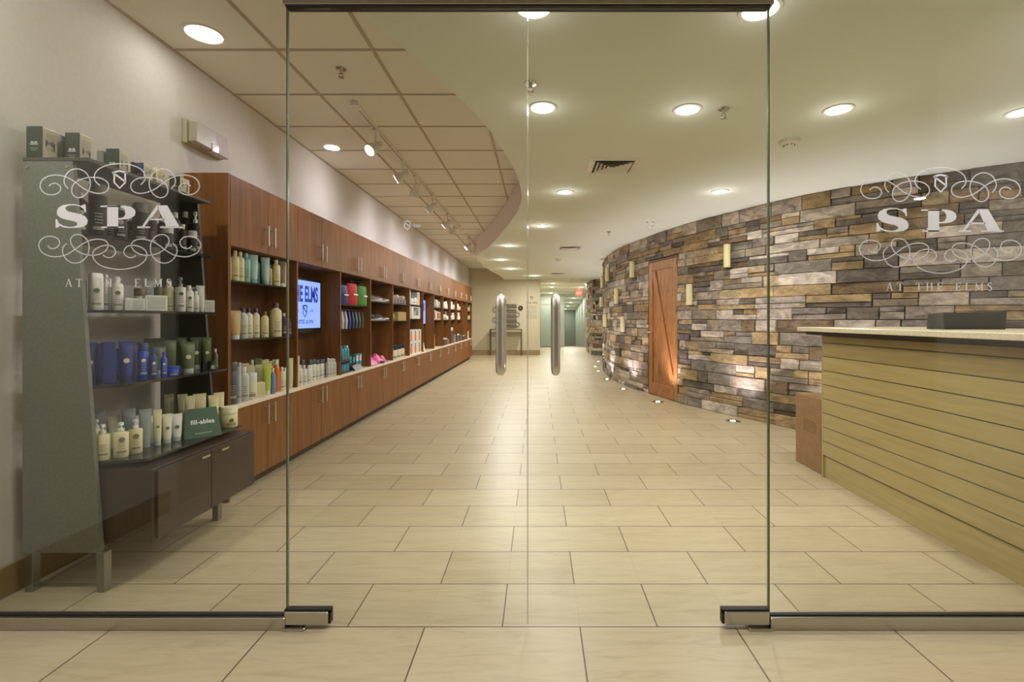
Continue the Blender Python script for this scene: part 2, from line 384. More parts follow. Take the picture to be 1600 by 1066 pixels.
MB().box((.1,-.012,-.1),(.94,.01,1.9)).build('frosted_pane', M_frost, wn)
MB().box((.06,-.02,1.9),(.96,.012,1.96)).box((.94,-.02,-.14),(.97,.012,1.96)).build('frame', M_steel, wn)
# lobby side (seen only as reflections)
mb = MB(); mb.box((WL-.1,.72,0),(WL+.0,.78,3.1))
M_lob = mat('lobby_paint', (206,202,196), .7); M_lobd = mat('lobby_far_paint', (176,166,146), .8)
mb = MB(); mb.box((WL-.14,.7,0),(WL-.12,1.9,3.1)); mb.box((-6,.68,0),(WL,.75,3.1)); mb.box((2.6,.7,0),(2.7,YD,3.1)); mb.box((2.6,.64,0),(6,.7,3.1))
struct('wall_lobby', mb, M_lob, 'pale painted lobby walls flanking the glass front', 'wall')
mb = MB(); mb.box((-6,-5,0),(6,-4.9,3.1)); mb.box((-6,-5,0),(-5.9,.7,3.1)); mb.box((5.9,-5,0),(6,.7,3.1))
struct('wall_rear', mb, M_lobd, 'brown lobby walls behind the viewer', 'wall')
struct('ceiling_lobby', MB().box((-6,-5,3.0),(6,YD-.05,3.1)), mat('lobby_ceiling',(170,160,135),.9), 'flat lobby ceiling in front of the glass', 'ceiling')
struct('wall_desk', MB().box((6.4,1.5,0),(6.5,3.6,3.1)), M_beige, 'beige wall behind the reception desk', 'wall')
# ------------------------------------------------------------------ glass front
def px_g(px): return (px-VX)*YD/F
def pz_g(py): return H-(py-VY)*YD/F
xL, xM, xR = px_g(449.5), px_g(824.5), px_g(1200.5)
ZH = 2.445
def pane(parent, x0, x1, z0, z1, name='glass_pane'):
    return MB().box((x0,-.006,z0),(x1,.006,z1)).build(name, M_glass, parent)
def edge_strip(parent, x, z0, z1, name='glass_edge'):
    return MB().box((x-.0008,-.0062,z0),(x+.0008,.0062,z1)).build(name, M_edge, parent)
# decals
def strokes_mesh(segs):       # segs: list of polylines [(u,v,halfwidth)...] in the plane
    mb = MB()
    for pl in segs:
        pl = [p for i, p in enumerate(pl) if i == 0 or (Vector(p[:2])-Vector(pl[i-1][:2])).length > 1e-9]
        L_, R_ = [], []
        for i, p in enumerate(pl):
            a, b = pl[max(i-1,0)], pl[min(i+1,len(pl)-1)]; d = Vector((b[0]-a[0], b[1]-a[1])); d.normalize(); n = (-d.y, d.x)
            L_.append((p[0]+n[0]*p[2], 0, -(p[1]+n[1]*p[2]))); R_.append((p[0]-n[0]*p[2], 0, -(p[1]-n[1]*p[2])))
        k = len(pl); mb.add(L_+R_, [(i,i+1,k+i+1,k+i) for i in range(k-1)])
    return mb
def smooth_path(pl, n=6):
    pts = catmull([(p[0],p[1],p[2] if len(p)>2 else 0) for p in pl], n); return [(p.x,p.y,p.z) for p in pts]
UC = 692
def mir(pl): return [(2*UC-p[0], p[1]) + tuple(p[2:]) for p in pl]
fl_top = [[(185,235),(205,221),(235,220),(262,240),(265,265),(245,290),(200,302),(150,290),(120,255),(122,215),(150,180),(200,162),(250,160),(310,175),(370,210),(430,255),(490,282),(545,292),(590,280),(612,250),(605,215),(570,188),(520,176),(460,178),(400,195),(360,225),(345,260),(350,295),(375,318),(405,322),(440,305),(468,270),(480,225),(472,180),(445,140),(405,118),(370,115),(330,130),(300,165),(290,205),(300,235),(318,255)]]
fl_top.append(mir(fl_top[0])); fl_top.append([(545,232),(520,208),(508,175),(522,135),(560,105),(620,84),(692,77),(764,84),(824,105),(862,135),(876,175),(864,208),(839,232)])
fl_bot = [[(175,672),(190,686),(215,690),(245,675),(258,645),(240,615),(200,602),(150,608),(115,640),(110,680),(135,720),(190,745),(245,748),(310,732),(370,695),(430,652),(490,628),(545,622),(590,635),(608,665),(590,705),(540,732),(480,738),(420,725),(370,695),(340,650),(340,615),(365,592),(400,590),(435,605),(465,645),(470,700),(455,745),(420,780),(370,795),(320,778),(285,735),(280,690),(295,665),(312,652)]]
fl_bot.append(mir(fl_bot[0])); c_ = [(575,740),(605,755),(640,748),(662,720),(650,685),(620,668),(580,668),(530,685),(500,715),(500,755),(530,795),(590,825),(692,840)]
fl_bot.append(c_+mir(c_)[::-1][1:])
SPX = 4.633
def dotted(paths, step=12.5, r=5.2):
    mb = MB()
    for pl in paths:
        pts = [Vector((p[0],p[1])) for p in smooth_path(pl, 10)]; S = arclen(pts); s = 0
        while s < S[-1]:
            p, _, _ = at_s(pts, S, s); mb.add([(p.x+r*math.cos(2*PI*k/8), 0, -(p.y+r*math.sin(2*PI*k/8))) for k in range(8)], [tuple(range(8))]); s += step
    return mb
def shield(cx, cy, k=1.0, lw=6):
    f = lambda x, y: (cx+(x-UC)*k, cy+(y-193)*k, lw*k)
    return [[f(640,142),f(665,136),f(692,130),f(719,136),f(745,142)],[f(655,140),f(652,212),f(692,254),f(733,212),f(731,140)],[f(655,150),f(733,208)],[f(640,138),f(648,150)],[f(745,138),f(737,150)]]
def glyph_SPA():
    mb = MB(); Sp = [(434,372),(446,372),(450,428),(440,428),(432,405),(405,385),(370,377),(340,377),(312,383),(301,396),(305,412),(324,423),(360,431),(410,441),(446,459),(463,487),(456,516),(428,534),(385,541),(340,542),(295,539),(260,527),(243,540),(230,540),(229,478),(240,478),(254,506),(288,526),(335,534),(368,530),(386,518),(384,504),(363,493),(318,484),(270,471),(244,450),(238,423),(250,395),(284,376),(330,369),(375,370),(412,381)]
    mb.add([(x,0,-y) for x,y in Sp], [tuple(range(len(Sp)))])
    def poly(p): mb.add([(x,0,-y) for x,y in p], [tuple(range(len(p)))])
    poly([(602,382),(682,382),(682,540),(602,540)]); poly([(553,380),(700,380),(700,390),(553,390)]); poly([(560,531),(724,531),(724,541),(560,541)])
    outer = [(682,380),(735,381),(775,390),(800,408),(807,430),(800,452),(775,470),(735,479),(682,480)]; inner = [(682,390),(708,392),(724,400),(731,413),(733,430),(731,447),(724,460),(708,468),(682,470)]
    n = len(outer); mb.add([(x,0,-y) for x,y in outer+inner], [(i,i+1,n+i+1,n+i) for i in range(n-1)])
    poly([(960,378),(1035,378),(1125,533),(1030,533)]); poly([(960,378),(975,398),(868,533),(850,533)]); poly([(905,474),(1015,474),(1015,485),(900,485)])
    poly([(818,531),(912,531),(912,541),(818,541)]); poly([(983,531),(1148,531),(1148,541),(983,541)])
    return mb
LET = {  # thin/thick serif capitals, unit height, y down from 0 (top) to 1 (base)
 'A': (.82, [[(.40,0,.03),(.08,1,.03)],[(.42,0,.075),(.74,1,.075)],[(.2,.66,.03),(.6,.66,.03)],[(0,.98,.03),(.22,.98,.03)],[(.56,.98,.03),(.86,.98,.03)]]),
 'T': (.78, [[(.39,0,.08),(.39,1,.08)],[(0,.03,.035),(.78,.03,.035)],[(.02,0,.03),(.02,.24,.02)],[(.76,0,.03),(.76,.24,.02)],[(.22,.98,.03),(.56,.98,.03)]]),
 'H': (.86, [[(.16,0,.075),(.16,1,.075)],[(.7,0,.075),(.7,1,.075)],[(.16,.48,.03),(.7,.48,.03)],[(0,.02,.03),(.32,.02,.03)],[(0,.98,.03),(.32,.98,.03)],[(.54,.02,.03),(.86,.02,.03)],[(.54,.98,.03),(.86,.98,.03)]]),
 'E': (.72, [[(.16,0,.08),(.16,1,.08)],[(0,.03,.035),(.66,.03,.035)],[(0,.97,.035),(.7,.97,.035)],[(.16,.48,.03),(.5,.48,.03)],[(.65,0,.03),(.65,.24,.02)],[(.69,.76,.02),(.69,1,.03)],[(.5,.36,.025),(.5,.6,.025)]]),
 'L': (.68, [[(.16,0,.08),(.16,1,.08)],[(0,.02,.03),(.34,.02,.03)],[(0,.97,.035),(.66,.97,.035)],[(.65,.7,.02),(.65,1,.03)]]),
 'M': (1.04, [[(.14,0,.03),(.14,1,.03)],[(.14,0,.08),(.5,.95,.06)],[(.5,.95,.03),(.86,0,.03)],[(.88,0,.08),(.88,1,.08)],[(0,.98,.03),(.28,.98,.03)],[(.7,.98,.03),(1.04,.98,.03)],[(0,.02,.03),(.16,.02,.03)],[(.86,.02,.03),(1.04,.02,.03)]]),
 'S': (.62, [smooth_path([(.54,.22,.03),(.48,.08,.035),(.3,.02,.035),(.12,.12,.06),(.14,.34,.08),(.32,.48,.09),(.5,.62,.08),(.52,.86,.06),(.32,.98,.035),(.12,.92,.035),(.06,.76,.03)],4)]),
}
def serif_text(s, x0, x1, y0, h):
    wd = sum(LET[c][0] if c != ' ' else .55 for c in s)*h; gap = (x1-x0-wd)/(len(s)-1); x = x0; out = []
    for c in s:
        if c == ' ': x += .55*h+gap; continue
        w_, st = LET[c]
        out += [[(x+a*h, y0+b*h, r*h) for a,b,r in pl] for pl in st]; x += w_*h+gap
    return strokes_mesh(out)
def decal(parent, dx, dy):
    # coordinates u,v -> glass plane
    def put(mb, name, lift):
        k = YD/F/SPX
        mb.v = [(px_g(40+dx)+x*k, lift, pz_g(240+dy)+z*k) for x,y,z in mb.v]
        return mb.build(name, M_decal, parent)
    put(dotted(fl_top), 'flourish', -.0066); put(dotted(fl_bot), 'flourish', -.0066)
    put(strokes_mesh(shield(UC,193)), 'shield_emblem', -.0070); put(glyph_SPA(), 'lettering', -.0070)
    put(serif_text('AT THE ELMS', 300, 1065, 908, 58), 'lettering', -.0070)
wl = thing('window_2', 'fixed glass side panel with SPA lettering over the product stand', 'window', (0,YD,0), kind='structure')
pane(wl, -2.9, xL-.002, .045, 2.95); edge_strip(wl, xL-.0018, .045, 2.95); decal(wl, 0, 0)
wr = thing('window_3', 'fixed glass side panel with SPA lettering over the reception desk', 'window', (0,YD,0), kind='structure')
pane(wr, xR+.002, 2.6, .045, 2.95); edge_strip(wr, xR+.0018, .045, 2.95); decal(wr, 1278, 6)
tr = thing('window_4', 'glass transom over the double doors', 'window', (0,YD,0), kind='structure')
pane(tr, xL, xR, ZH+.012, 2.95); MB().box((xM-.001,-.0062,ZH+.012),(xM+.001,.0062,2.95)).build('glass_edge', M_edge, tr)
tk = thing('trim_2', 'brushed steel floor channel under the glass beside the product stand', 'trim', (0,YD,0), kind='structure')
MB().box((-2.33,-.024,0),(xL+.0,.024,.048),0,.002).build('channel', M_steel, tk); MB().box((-2.33,-.008,.047),(xL,.008,.053)).build('gasket', M_rubber, tk)
tk = thing('trim_3', 'brushed steel floor channel under the glass beside the reception desk', 'trim', (0,YD,0), kind='structure')
MB().box((xR,-.024,0),(2.6,.024,.048),0,.002).build('channel', M_steel, tk); MB().box((xR,-.008,.047),(2.6,.008,.053)).build('gasket', M_rubber, tk)
tk = thing('trim_4', 'slim steel header rail over the double glass doors', 'trim', (0,YD,0), kind='structure')
MB().box((xL-.01,-.022,ZH-.008),(xR+.014,.022,ZH+.014),0,.002).build('rail', M_steel, tk); MB().box((xL,-.02,ZH-.014),(xR,.02,ZH-.008)).build('gasket', M_rubber, tk)
M_small = mat('faded_vinyl', (250,249,246), .7, spec=.1)
for n_, (x0, x1, hx, lab, hinge, fitx) in enumerate(((xL, xM, 781.5, 'clear glass door leaf nearer the product shelves, with a steel pull', -1, 447), (xM, xR, 868.5, 'clear glass door leaf nearer the stone wall, with a steel pull', 1, 1200))):
    d = thing('door_%d' % (n_+1), lab, 'door', (0,YD,0), kind='structure')
    pane(d, x0+.002, x1-.002, .015, ZH-.015)
    edge_strip(d, (x0+.0018) if n_ == 0 else (x1-.0018), .015, ZH-.015)
    MB().box((xM+(-.0024 if n_==0 else .0008),-.0062,.015),(xM+(-.0008 if n_==0 else .0024),.0062,ZH-.015)).build('glass_edge', mat('glass_edge_light',(170,176,150),.15), d)
    hxx = px_g(hx)*(YD-.05)/YD; zt, zb = pz_g(462)-.0, pz_g(584); r = .0165
    for sgn in (-1, 1):
        y = sgn*.062
        MB().tube([(hxx,sgn*.007,zt-.012),(hxx,y*.55,zt-.012),(hxx,y*.86,zt-.016),(hxx,y,zt-.032),(hxx,y,zt-.05),(hxx,y,zb+.05),(hxx,y,zb+.032),(hxx,y*.86,zb+.016),(hxx,y*.55,zb+.012),(hxx,sgn*.007,zb+.012)], r, 16).build('pull_handle', M_handle, d, True)
    fx0, fx1 = (px_g(447), px_g(515)) if n_ == 0 else (px_g(1130), px_g(1200))
    MB().box((fx0,-.018,.016),(fx1,.018,.068),0,.003).build('patch_fitting', M_steel, d)
    MB().box((fx0 if n_==0 else fx0-.008,-.012,.062),(fx1+(.008 if n_==0 else 0),.012,.076)).box((fx1 if n_==0 else fx0-.008,-.012,.02),((fx1+.008) if n_==0 else fx0,.012,.07)).build('gasket', M_rubber, d)
    px0, px1 = (px_g(446), px_g(481)) if n_ == 0 else (px_g(1166), px_g(1202))
    MB().box((px0,-.03,0),(px1,.01,.012),0,.002).build('pivot_plate', M_chrome, d)
    # small emblem near the top of each leaf
    k = YD/F; sx = 637 if n_ == 0 else 1015
    segs = shield(0,0,.11,8.5); m2 = strokes_mesh(segs); m2.v = [(px_g(sx)+x*k, -.0068, pz_g(353)+z*k) for x,y,z in m2.v]; m2.build('shield_emblem', M_small, d)
    if n_ == 1: text_mesh('EST', 7*k, M_small, 'lettering', d, T(px_g(1002),-.0068,pz_g(356))@FACE_CAM, space=1.2)
    text_mesh('1888', 7*k, M_small, 'lettering', d, T(px_g(sx+13.5),-.0068,pz_g(356))@FACE_CAM, space=1.1)
# ------------------------------------------------------------------ barn door in the stone wall
pA, dA, nA = at_s(wpath, WS, SD0); pB, _, nB = at_s(wpath, WS, SD1); dv = (pB-pA); wdt = dv.length; ang = math.atan2(dv.y, dv.x)
d = thing('door_3', 'knotty plank door with a diagonal brace set in the stone wall', 'door', (pA.x,pA.y,0), ang, kind='structure')
# local x along the wall, local -y is into the room
sgnn = -1 if (Vector((-math.sin(ang), math.cos(ang))).dot(nA) < 0) else 1
def yb(a, b): return tuple(sorted((a*sgnn, b*sgnn)))
W_ = wdt; Hd = 2.12
def dbox(m_, x0, x1, a, b, z0, z1, bev=.003): ya, yb_ = yb(a, b); m_.box((x0,ya,z0),(x1,yb_,z1),0,bev)
m_ = MB()
for k in range(7): dbox(m_, .02+k*(W_-.04)/7+.001, .02+(k+1)*(W_-.04)/7-.001, -.03, .012, .012, Hd)
m_.build('planks', M_knotty, d)
m_ = MB(); dbox(m_, .02, .13, .012, .032, .012, Hd); dbox(m_, W_-.13, W_-.02, .012, .032, .012, Hd); dbox(m_, .13, W_-.13, .012, .032, Hd-.13, Hd); dbox(m_, .13, W_-.13, .012, .032, .012, .2)
m_.build('frame', M_knotty, d)
m_ = MB(); hw = .055; a0 = Vector((.16, Hd-.14)); a1 = Vector((W_-.15, .22)); dd = (a1-a0).normalized(); nn = Vector((-dd.y, dd.x))*hw
q = [a0+nn, a1+nn, a1-nn, a0-nn]; ya, yb_ = yb(.012,.031)
m_.add([(p.x,ya,p.y) for p in q]+[(p.x,yb_,p.y) for p in q], [(0,1,2,3),(7,6,5,4),(0,4,5,1),(1,5,6,2),(2,6,7,3),(3,7,4,0)]); m_.build('brace', M_knotty, d)
m_ = MB(); m_.tube([(.075,.03*sgnn,1.0),(.075,.075*sgnn,1.0),(.16,.075*sgnn,1.0)], .009, 8); m_.lathe([(.024,0),(.024,.006)],12); m_.build('handle', M_handle, d, True)
m_ = MB(); dbox(m_, -.01, .018, -.05, .03, 0, 2.15,0); dbox(m_, W_-.018, W_+.01, -.05, .03, 0, 2.15,0); dbox(m_, -.01, W_+.01, -.05, .03, Hd+.005, 2.15,0); m_.build('jamb', M_wooddk, d)
# candles on the stone
def candle(i, px, y0, y1, lab):
    s = hit_s(px); p, dd, nn = at_s(wpath, WS, s); q = p+nn*.10; Y = q.y
    zt = H-(y0-VY)*Y/F; zb = H-(y1-VY)*Y/F; hh = zt-zb; r = .042
    t = thing('candle_sconce', lab, 'candle', (q.x,q.y,zb), math.atan2(nn.y,nn.x), 'ivory candles on the stone wall')
    MB().lathe([(r*.96,0),(r,.006),(r,hh-.008),(r*.94,hh),(r*.8,hh-.004),(r*.55,hh-.016)],20).build('candle', M_candle, t, True)
    MB().box((-.10,-.03,-.012),(.03,.03,0),0,.003).box((-.1,-.02,-.09),(-.085,.02,-.01)).build('bracket', M_bronze, t)
    MB().tube([(0,0,hh-.018),(.001,0,hh+.004)], .0025, 6).build('wick', M_black, t)
for i, a in enumerate([(1145,382,418,'ivory pillar candle highest and nearest the glass panel'),(1086,444,477,'ivory pillar candle just beside the plank door, towards the desk'),(996,409,434,'ivory pillar candle high beside the plank door, on its corridor side'),(971,451,475,'ivory pillar candle below the high one beyond the plank door'),(981,495,519,'ivory pillar candle lowest of those just beyond the plank door'),(956,418,440,'ivory pillar candle second highest beyond the plank door'),(952,491,511,'ivory pillar candle low on the far bend of stone wall'),(946.5,433,450,'ivory pillar candle high at the far bend of stone wall'),(945,464,480,'ivory pillar candle midway up the very edge of the far bend')]): candle(i, *a)
# in-ground uplights
UP = [(1145,658),(1028,628),(974,608),(948.5,592.7),(935,580),(930,573),(935,565),(944,559)]
UE = (1.3,1.1,1.0,.9,.9,.8,.8,.8,1.1,1.1)
for i, p in enumerate([floorpt(*a) for a in UP]+[Vector((3.02,4.80,0)),Vector((3.85,4.10,0))]):
    t = thing('floor_uplight', ('round steel in-ground light, %s along the stone wall counting from the desk end' % ORD[i]) if i < 8 else ('round steel in-ground light behind the reception desk, %s end' % ('corridor' if i == 8 else 'far')), 'floor light', (p.x,p.y,0), 0, 'in-ground lights along the stone wall')
    m_ = MB(); m_.rings([[(r*math.cos(2*PI*k/24), r*math.sin(2*PI*k/24), z) for k in range(24)] for r, z in ((.088,0),(.086,.004),(.06,.005),(.055,.002),(.055,.0))], cap0=False, cap1=False); m_.build('trim_ring', M_steel, t, True)
    MB().lathe([(.054,.0005),(.054,.0025)],20).build('glass_well', mat('dark_lens_well',(60,54,48),.2), t)
    MB().lathe([(.030,.0026),(.029,.004)],20).build('lens', M_lens_up, t)
    best = min(range(len(wpath)), key=lambda j: (wpath[j]-Vector((p.x,p.y))).length); toward = (wpath[best]-Vector((p.x,p.y))).normalized()
    lamp('uplight_beam', 'SPOT', (0,0,.03), E_UP*6*UE[i], COOL, .03, (toward.x*.13,toward.y*.13,1), 92, 1.0, t)
# ------------------------------------------------------------------ ceiling fixtures
def downlight(p, label, lens, energy, r=.072, color=WARM, grp='recessed ceiling lights', size=.14, tilt=0):
    t = thing('recessed_downlight', label, 'ceiling light', p, 0, grp)
    if tilt: t.rotation_euler = (tilt, 0, 0)
    m_ = MB(); m_.rings([[(a*math.cos(2*PI*k/28), a*math.sin(2*PI*k/28), z) for k in range(28)] for a, z in ((r+.02,0),(r+.018,-.006),(r+.004,-.007),(r,-.003))], cap0=False, cap1=False); m_.build('trim_ring', M_fixture, t, True)
    MB().lathe([(r,-.0035),(r*.99,-.005)],28).build('lens', lens, t)
    lamp('downlight_glow', 'AREA', (0,0,-.02), energy, color, size, (0,0,-1), parent=t)
    if grp != 'lobby ceiling lights': lamp('ceiling_halo_fill', 'POINT', (0,0,-.09), energy*.05, color, .06, parent=t)  # extra point lamp below the lens, added to brighten the ceiling around it
DL = [(848,168,'beside the door seam, over the middle of the hall'),(1074,171,'second in the row nearest the glass'),(1310,171,'third in the row nearest the glass, over the desk end'),(1597,175,'over the reception desk at the picture edge'),(883,300,'second row back, over the middle of the hall'),(1125,299,'second row back, beside the stone wall'),(847,353,'third back along the hall middle'),(795,384,'just beyond the curved fascia'),(783,406,'at the wavy edge far down the hall'),(798,420,'far down the hall near the beige wall'),(835,431,'last one before the beige wall'),(834,10,'half hidden behind the header above the door seam'),(1188,14,'at the header above the stone-side glass edge')]
DE = (.42,.48,.5,.5,.8,.85,1.2,1.4,1.8,2.3,2.4,.3,.3)
for i, (px, py, lab) in enumerate(DL):
    downlight(ceilpt(px,py), 'bright round recessed light %s' % lab, M_lens, E_DOWN*DE[i])
for i, (px, py) in enumerate(((864.5,443),(862,448.6))): downlight(ceilpt(px,py), 'bright recessed light %s on the beige side of the corridor mouth' % ('nearer' if i==0 else 'farther'), M_lens, E_CORR)
for i, (px, py) in enumerate(((916,443.5),(907.5,449))): downlight(ceilpt(px,py), 'bright recessed light %s on the stone side of the corridor mouth' % ('nearer' if i==0 else 'farther'), M_lens, E_CORR)
tl = -math.atan(.05)
def slopept(X, Y): return (X, Y, ZG-.05*(Y-20.5))
downlight(slopept(.6,22.8), 'bright recessed light directly in front of the frosted glass wall', M_lens, E_CORR, tilt=tl)
for i, Y in enumerate((25.4,28.0,30.7,33.4)): downlight(slopept(1.87,Y), 'recessed light over the corridor ramp, %s from the exit sign' % ORD[i], M_lens, E_CORR, tilt=tl)
downlight(ceilpt(319,53,ZT), 'round recessed light among the acoustic tiles over the product stand', M_lens, E_TILE, r=.095)
for x, y, lab in ((-2.2,1.45,'added to brighten the front floor, product stand side'),(0,1.45,'added to brighten the front floor, middle'),(1.9,1.45,'added to brighten the front floor, desk side'),(-4.05,-1.19,'mirrored above the product cartons'),(-2.13,-1.19,'mirrored over the tall bottles bay'),(5.6,-3.3,'mirrored just under the desk-side shield emblem')):  # first three are unseen fill lamps, added for the floor near the glass
    downlight(Vector((x,y,3.0)), 'recessed light in the lobby ceiling, %s' % lab, M_lens_dim, E_LOBBY*(1.3 if y > 0 else .8), grp='lobby ceiling lights')
def sprinkler(p, lab):
    t = thing('fire_sprinkler', lab, 'sprinkler', p, 0, 'ceiling sprinklers')
    MB().lathe([(.036,0),(.034,-.006),(.012,-.008),(.010,-.028),(.013,-.03),(.013,-.034)][::-1],16).build('escutcheon', M_chrome, t, True)
    m_ = MB(); m_.tube([(-.012,0,-.03),(-.016,0,-.045),(0,0,-.06)], .0028, 6).tube([(.012,0,-.03),(.016,0,-.045),(0,0,-.06)], .0028, 6); m_.build('frame_arms', M_chrome, t)
    MB().lathe([(.019,-.063),(.019,-.06)],12).build('deflector', M_steel, t)
sprinkler(ceilpt(1131,170), 'chrome fire sprinkler in the low ceiling near the glass')
sprinkler(ceilpt(829,130), 'chrome fire sprinkler above the door seam')
sprinkler(ceilpt(533,107,ZT), 'chrome fire sprinkler in the acoustic tiles')
sprinkler(ceilpt(951,362), 'small chrome fire sprinkler farther down the low ceiling')
sprinkler(ceilpt(892,437), 'tiny chrome fire sprinkler above the corridor mouth')
def smoke(p, lab):
    t = thing('smoke_detector', lab, 'smoke detector', p, 0, 'ceiling smoke detectors')
    MB().lathe([(.055,-.03),(.07,-.022),(.078,0)],24).build('base', M_white, t, True)
    MB().lathe([(.02,-.048),(.034,-.044),(.04,-.03)],20).build('sensor', M_white, t, True)
    m_ = MB()
    for k in range(8): a = 2*PI*k/8; m_.box((.0385*math.cos(a)-.004,.0385*math.sin(a)-.004,-.04),(.0385*math.cos(a)+.004,.0385*math.sin(a)+.004,-.034))
    m_.build('slots', M_black, t)
smoke(ceilpt(1233,220), 'round white smoke detector over the stone wall near the glass')
smoke(ceilpt(872,405), 'small white smoke detector far down the hall ceiling')
def diffuser(p, sz, lab):
    t = thing('air_diffuser', lab, 'air vent', p, 0, 'ceiling air vents'); 
    m_ = MB(); dk = MB(); dk.box((-sz*.4,-sz*.4,-.004),(sz*.4,sz*.4,-.001))
    def ring(m_, a, b, z0, z1):
        v = []
        for s_, z in ((a,z0),(b,z1)): v += [(-s_,-s_,z),(s_,-s_,z),(s_,s_,z),(-s_,s_,z)]
        m_.add(v, [(i,(i+1)%4,(i+1)%4+4,i+4) for i in range(4)])
    ring(m_, sz*.5, sz*.4, -.001, -.012); ring(m_, sz*.5, sz*.5, -.001, 0)
    m_.build('frame', M_white, t); dk.build('throat', M_black, t)
    for k in range(4):
        m2 = MB(); ring(m2, sz*(.36-.08*k), sz*(.30-.08*k), -.022+.0*k, -.006); m2.build('vane', M_white, t)
diffuser(ceilpt(957,259), .42, 'square white air vent in the low ceiling near the glass')
diffuser(ceilpt(890,387), .45, 'square white air vent farther down the low ceiling')
diffuser(ceilpt(871,427.5), .5, 'square white air vent farthest down the hall')
# exit sign
t = thing('exit_sign', 'red lit exit sign hanging from the corridor ceiling', 'exit sign', (1.77,21.0,0))
zc = ZG-.03
MB().box((-.14,-.02,zc-.30),(.14,.02,zc-.05),0,.004).build('housing', mat('red_sign_face',(200,30,24),.5,emit=(255,40,30),es=1.6), t)
MB().box((-.03,-.015,zc-.05),(.03,.015,zc+.01)).build('mount', M_white, t)
text_mesh('EXIT', .15, mat('exit_letters',(255,120,100),.5,emit=(255,90,70),es=3), 'lettering', t, T(0,-.0215,zc-.23)@FACE_CAM, offset=.003, sx=.75)
# track lights
def track(y0, y1, lab):
    t = thing('track_rail', lab, 'track light rail', (-1.45,y0,ZT), 0, 'ceiling track rails')
    MB().box((-.018,0,-.03),(.018,y1-y0,0),0,.002).build('rail', M_fixture, t)
    MB().box((-.008,.02,-.0305),(.008,y1-y0-.02,-.029)).build('slot', M_grid, t)
    MB().box((-.03,-.06,-.034),(.03,.05,-.0),0,.004).build('feed_box', M_fixture, t)
track(3.86, 8.95, 'long white track rail mounted among the acoustic tiles')
track(9.75, 14.2, 'white track rail farther down, beyond the first one')
def head(y, aim, lab, lit=True, e=E_TRACK):
    t = thing('track_spotlight', lab, 'track light', (-1.45,y,ZT-.03), 0, 'white track spotlights')
    MB().box((-.02,-.045,-.022),(.02,.045,0),0,.003).build('adapter', M_fixture, t)
    MB().tube([(0,0,-.02),(0,0,-.10)], .008, 8).tube([(0,0,-.1),(.0,0,-.125)], .012, 8).build('stem', M_fixture, t, True)
    a = Vector(aim).normalized(); o = Vector((0,0,-.15)); back = o-a*.07; 
    pts = [back-a*.0, back+a*.02, back+a*.075, back+a*.10, back+a*.15, back+a*.155]
    MB().tube(pts, [.022,.03,.031,.05,.056,.054], 20).build('lamp_head', M_fixture, t, True)
    lp = back+a*.1565; MB().tube([lp-a*.001, lp], [.047,.047], 20).build('lens', M_lens_trk, t)
    MB().tube([(0,-.034,-.125),(0,-.036,-.15),(0,-.034,-.165)],.004,6).tube([(0,.034,-.125),(0,.036,-.15),(0,.034,-.165)],.004,6).tube([(0,-.034,-.125),(0,.034,-.125)],.004,6).build('yoke', M_fixture, t, True)
    sp = lamp('track_beam', 'SPOT', tuple(lp+a*.01), e*7, TRK, .04, tuple(a), 125, 1.0, t)
AIM = [((-.42,-.62,-.62),'brightest track spotlight, first on the rail'),((-.85,-.08,-.5),'track spotlight second along the near rail'),((-.35,.45,-.8),'track spotlight third along the near rail, pointing away'),((-.8,.1,-.6),'track spotlight fourth along the near rail'),((-.75,.0,-.6),'track spotlight fifth along the near rail'),((-.7,.25,-.7),'track spotlight last on the near rail')]
for y, (a, lab) in zip((4.31,5.18,5.72,6.62,7.75,8.3), AIM): head(y, a, lab)
for k, y in enumerate((10.1,10.9,12.2,13.2)): head(y, (-.72,-.2 if k==0 else .15,-.66), 'track spotlight %s along the far rail' % ORD[k])
# emergency light on left wall
Y0, Y1 = 3.16, 3.52
t = thing('emergency_light', 'beige and grey emergency light box high on the pale wall', 'emergency light', (WL,Y0,2.37))
MB().box((0,-.005,-.005),(.03,.365,.16),0,.006).build('back_plate', mat('beige_plastic',(188,180,146),.5), t)
MB().box((.03,.005,0),(.085,.17,.15),0,.012).build('housing', mat('grey_cover',(176,168,150),.4), t)
m_ = MB(); m_.rings([[(.03,y,0),(.03+d_,y,.0),(.03+d_,y,.05),(.03+d_*.75,y,.06),(.03+d_*.75,y,.15),(.03,y,.15)] for y,d_ in ((.165,.06),(.22,.065),(.345,.058),(.355,.03))]); m_.build('lamp_cover', mat('pale_lens_cover',(206,196,200),.2), t)
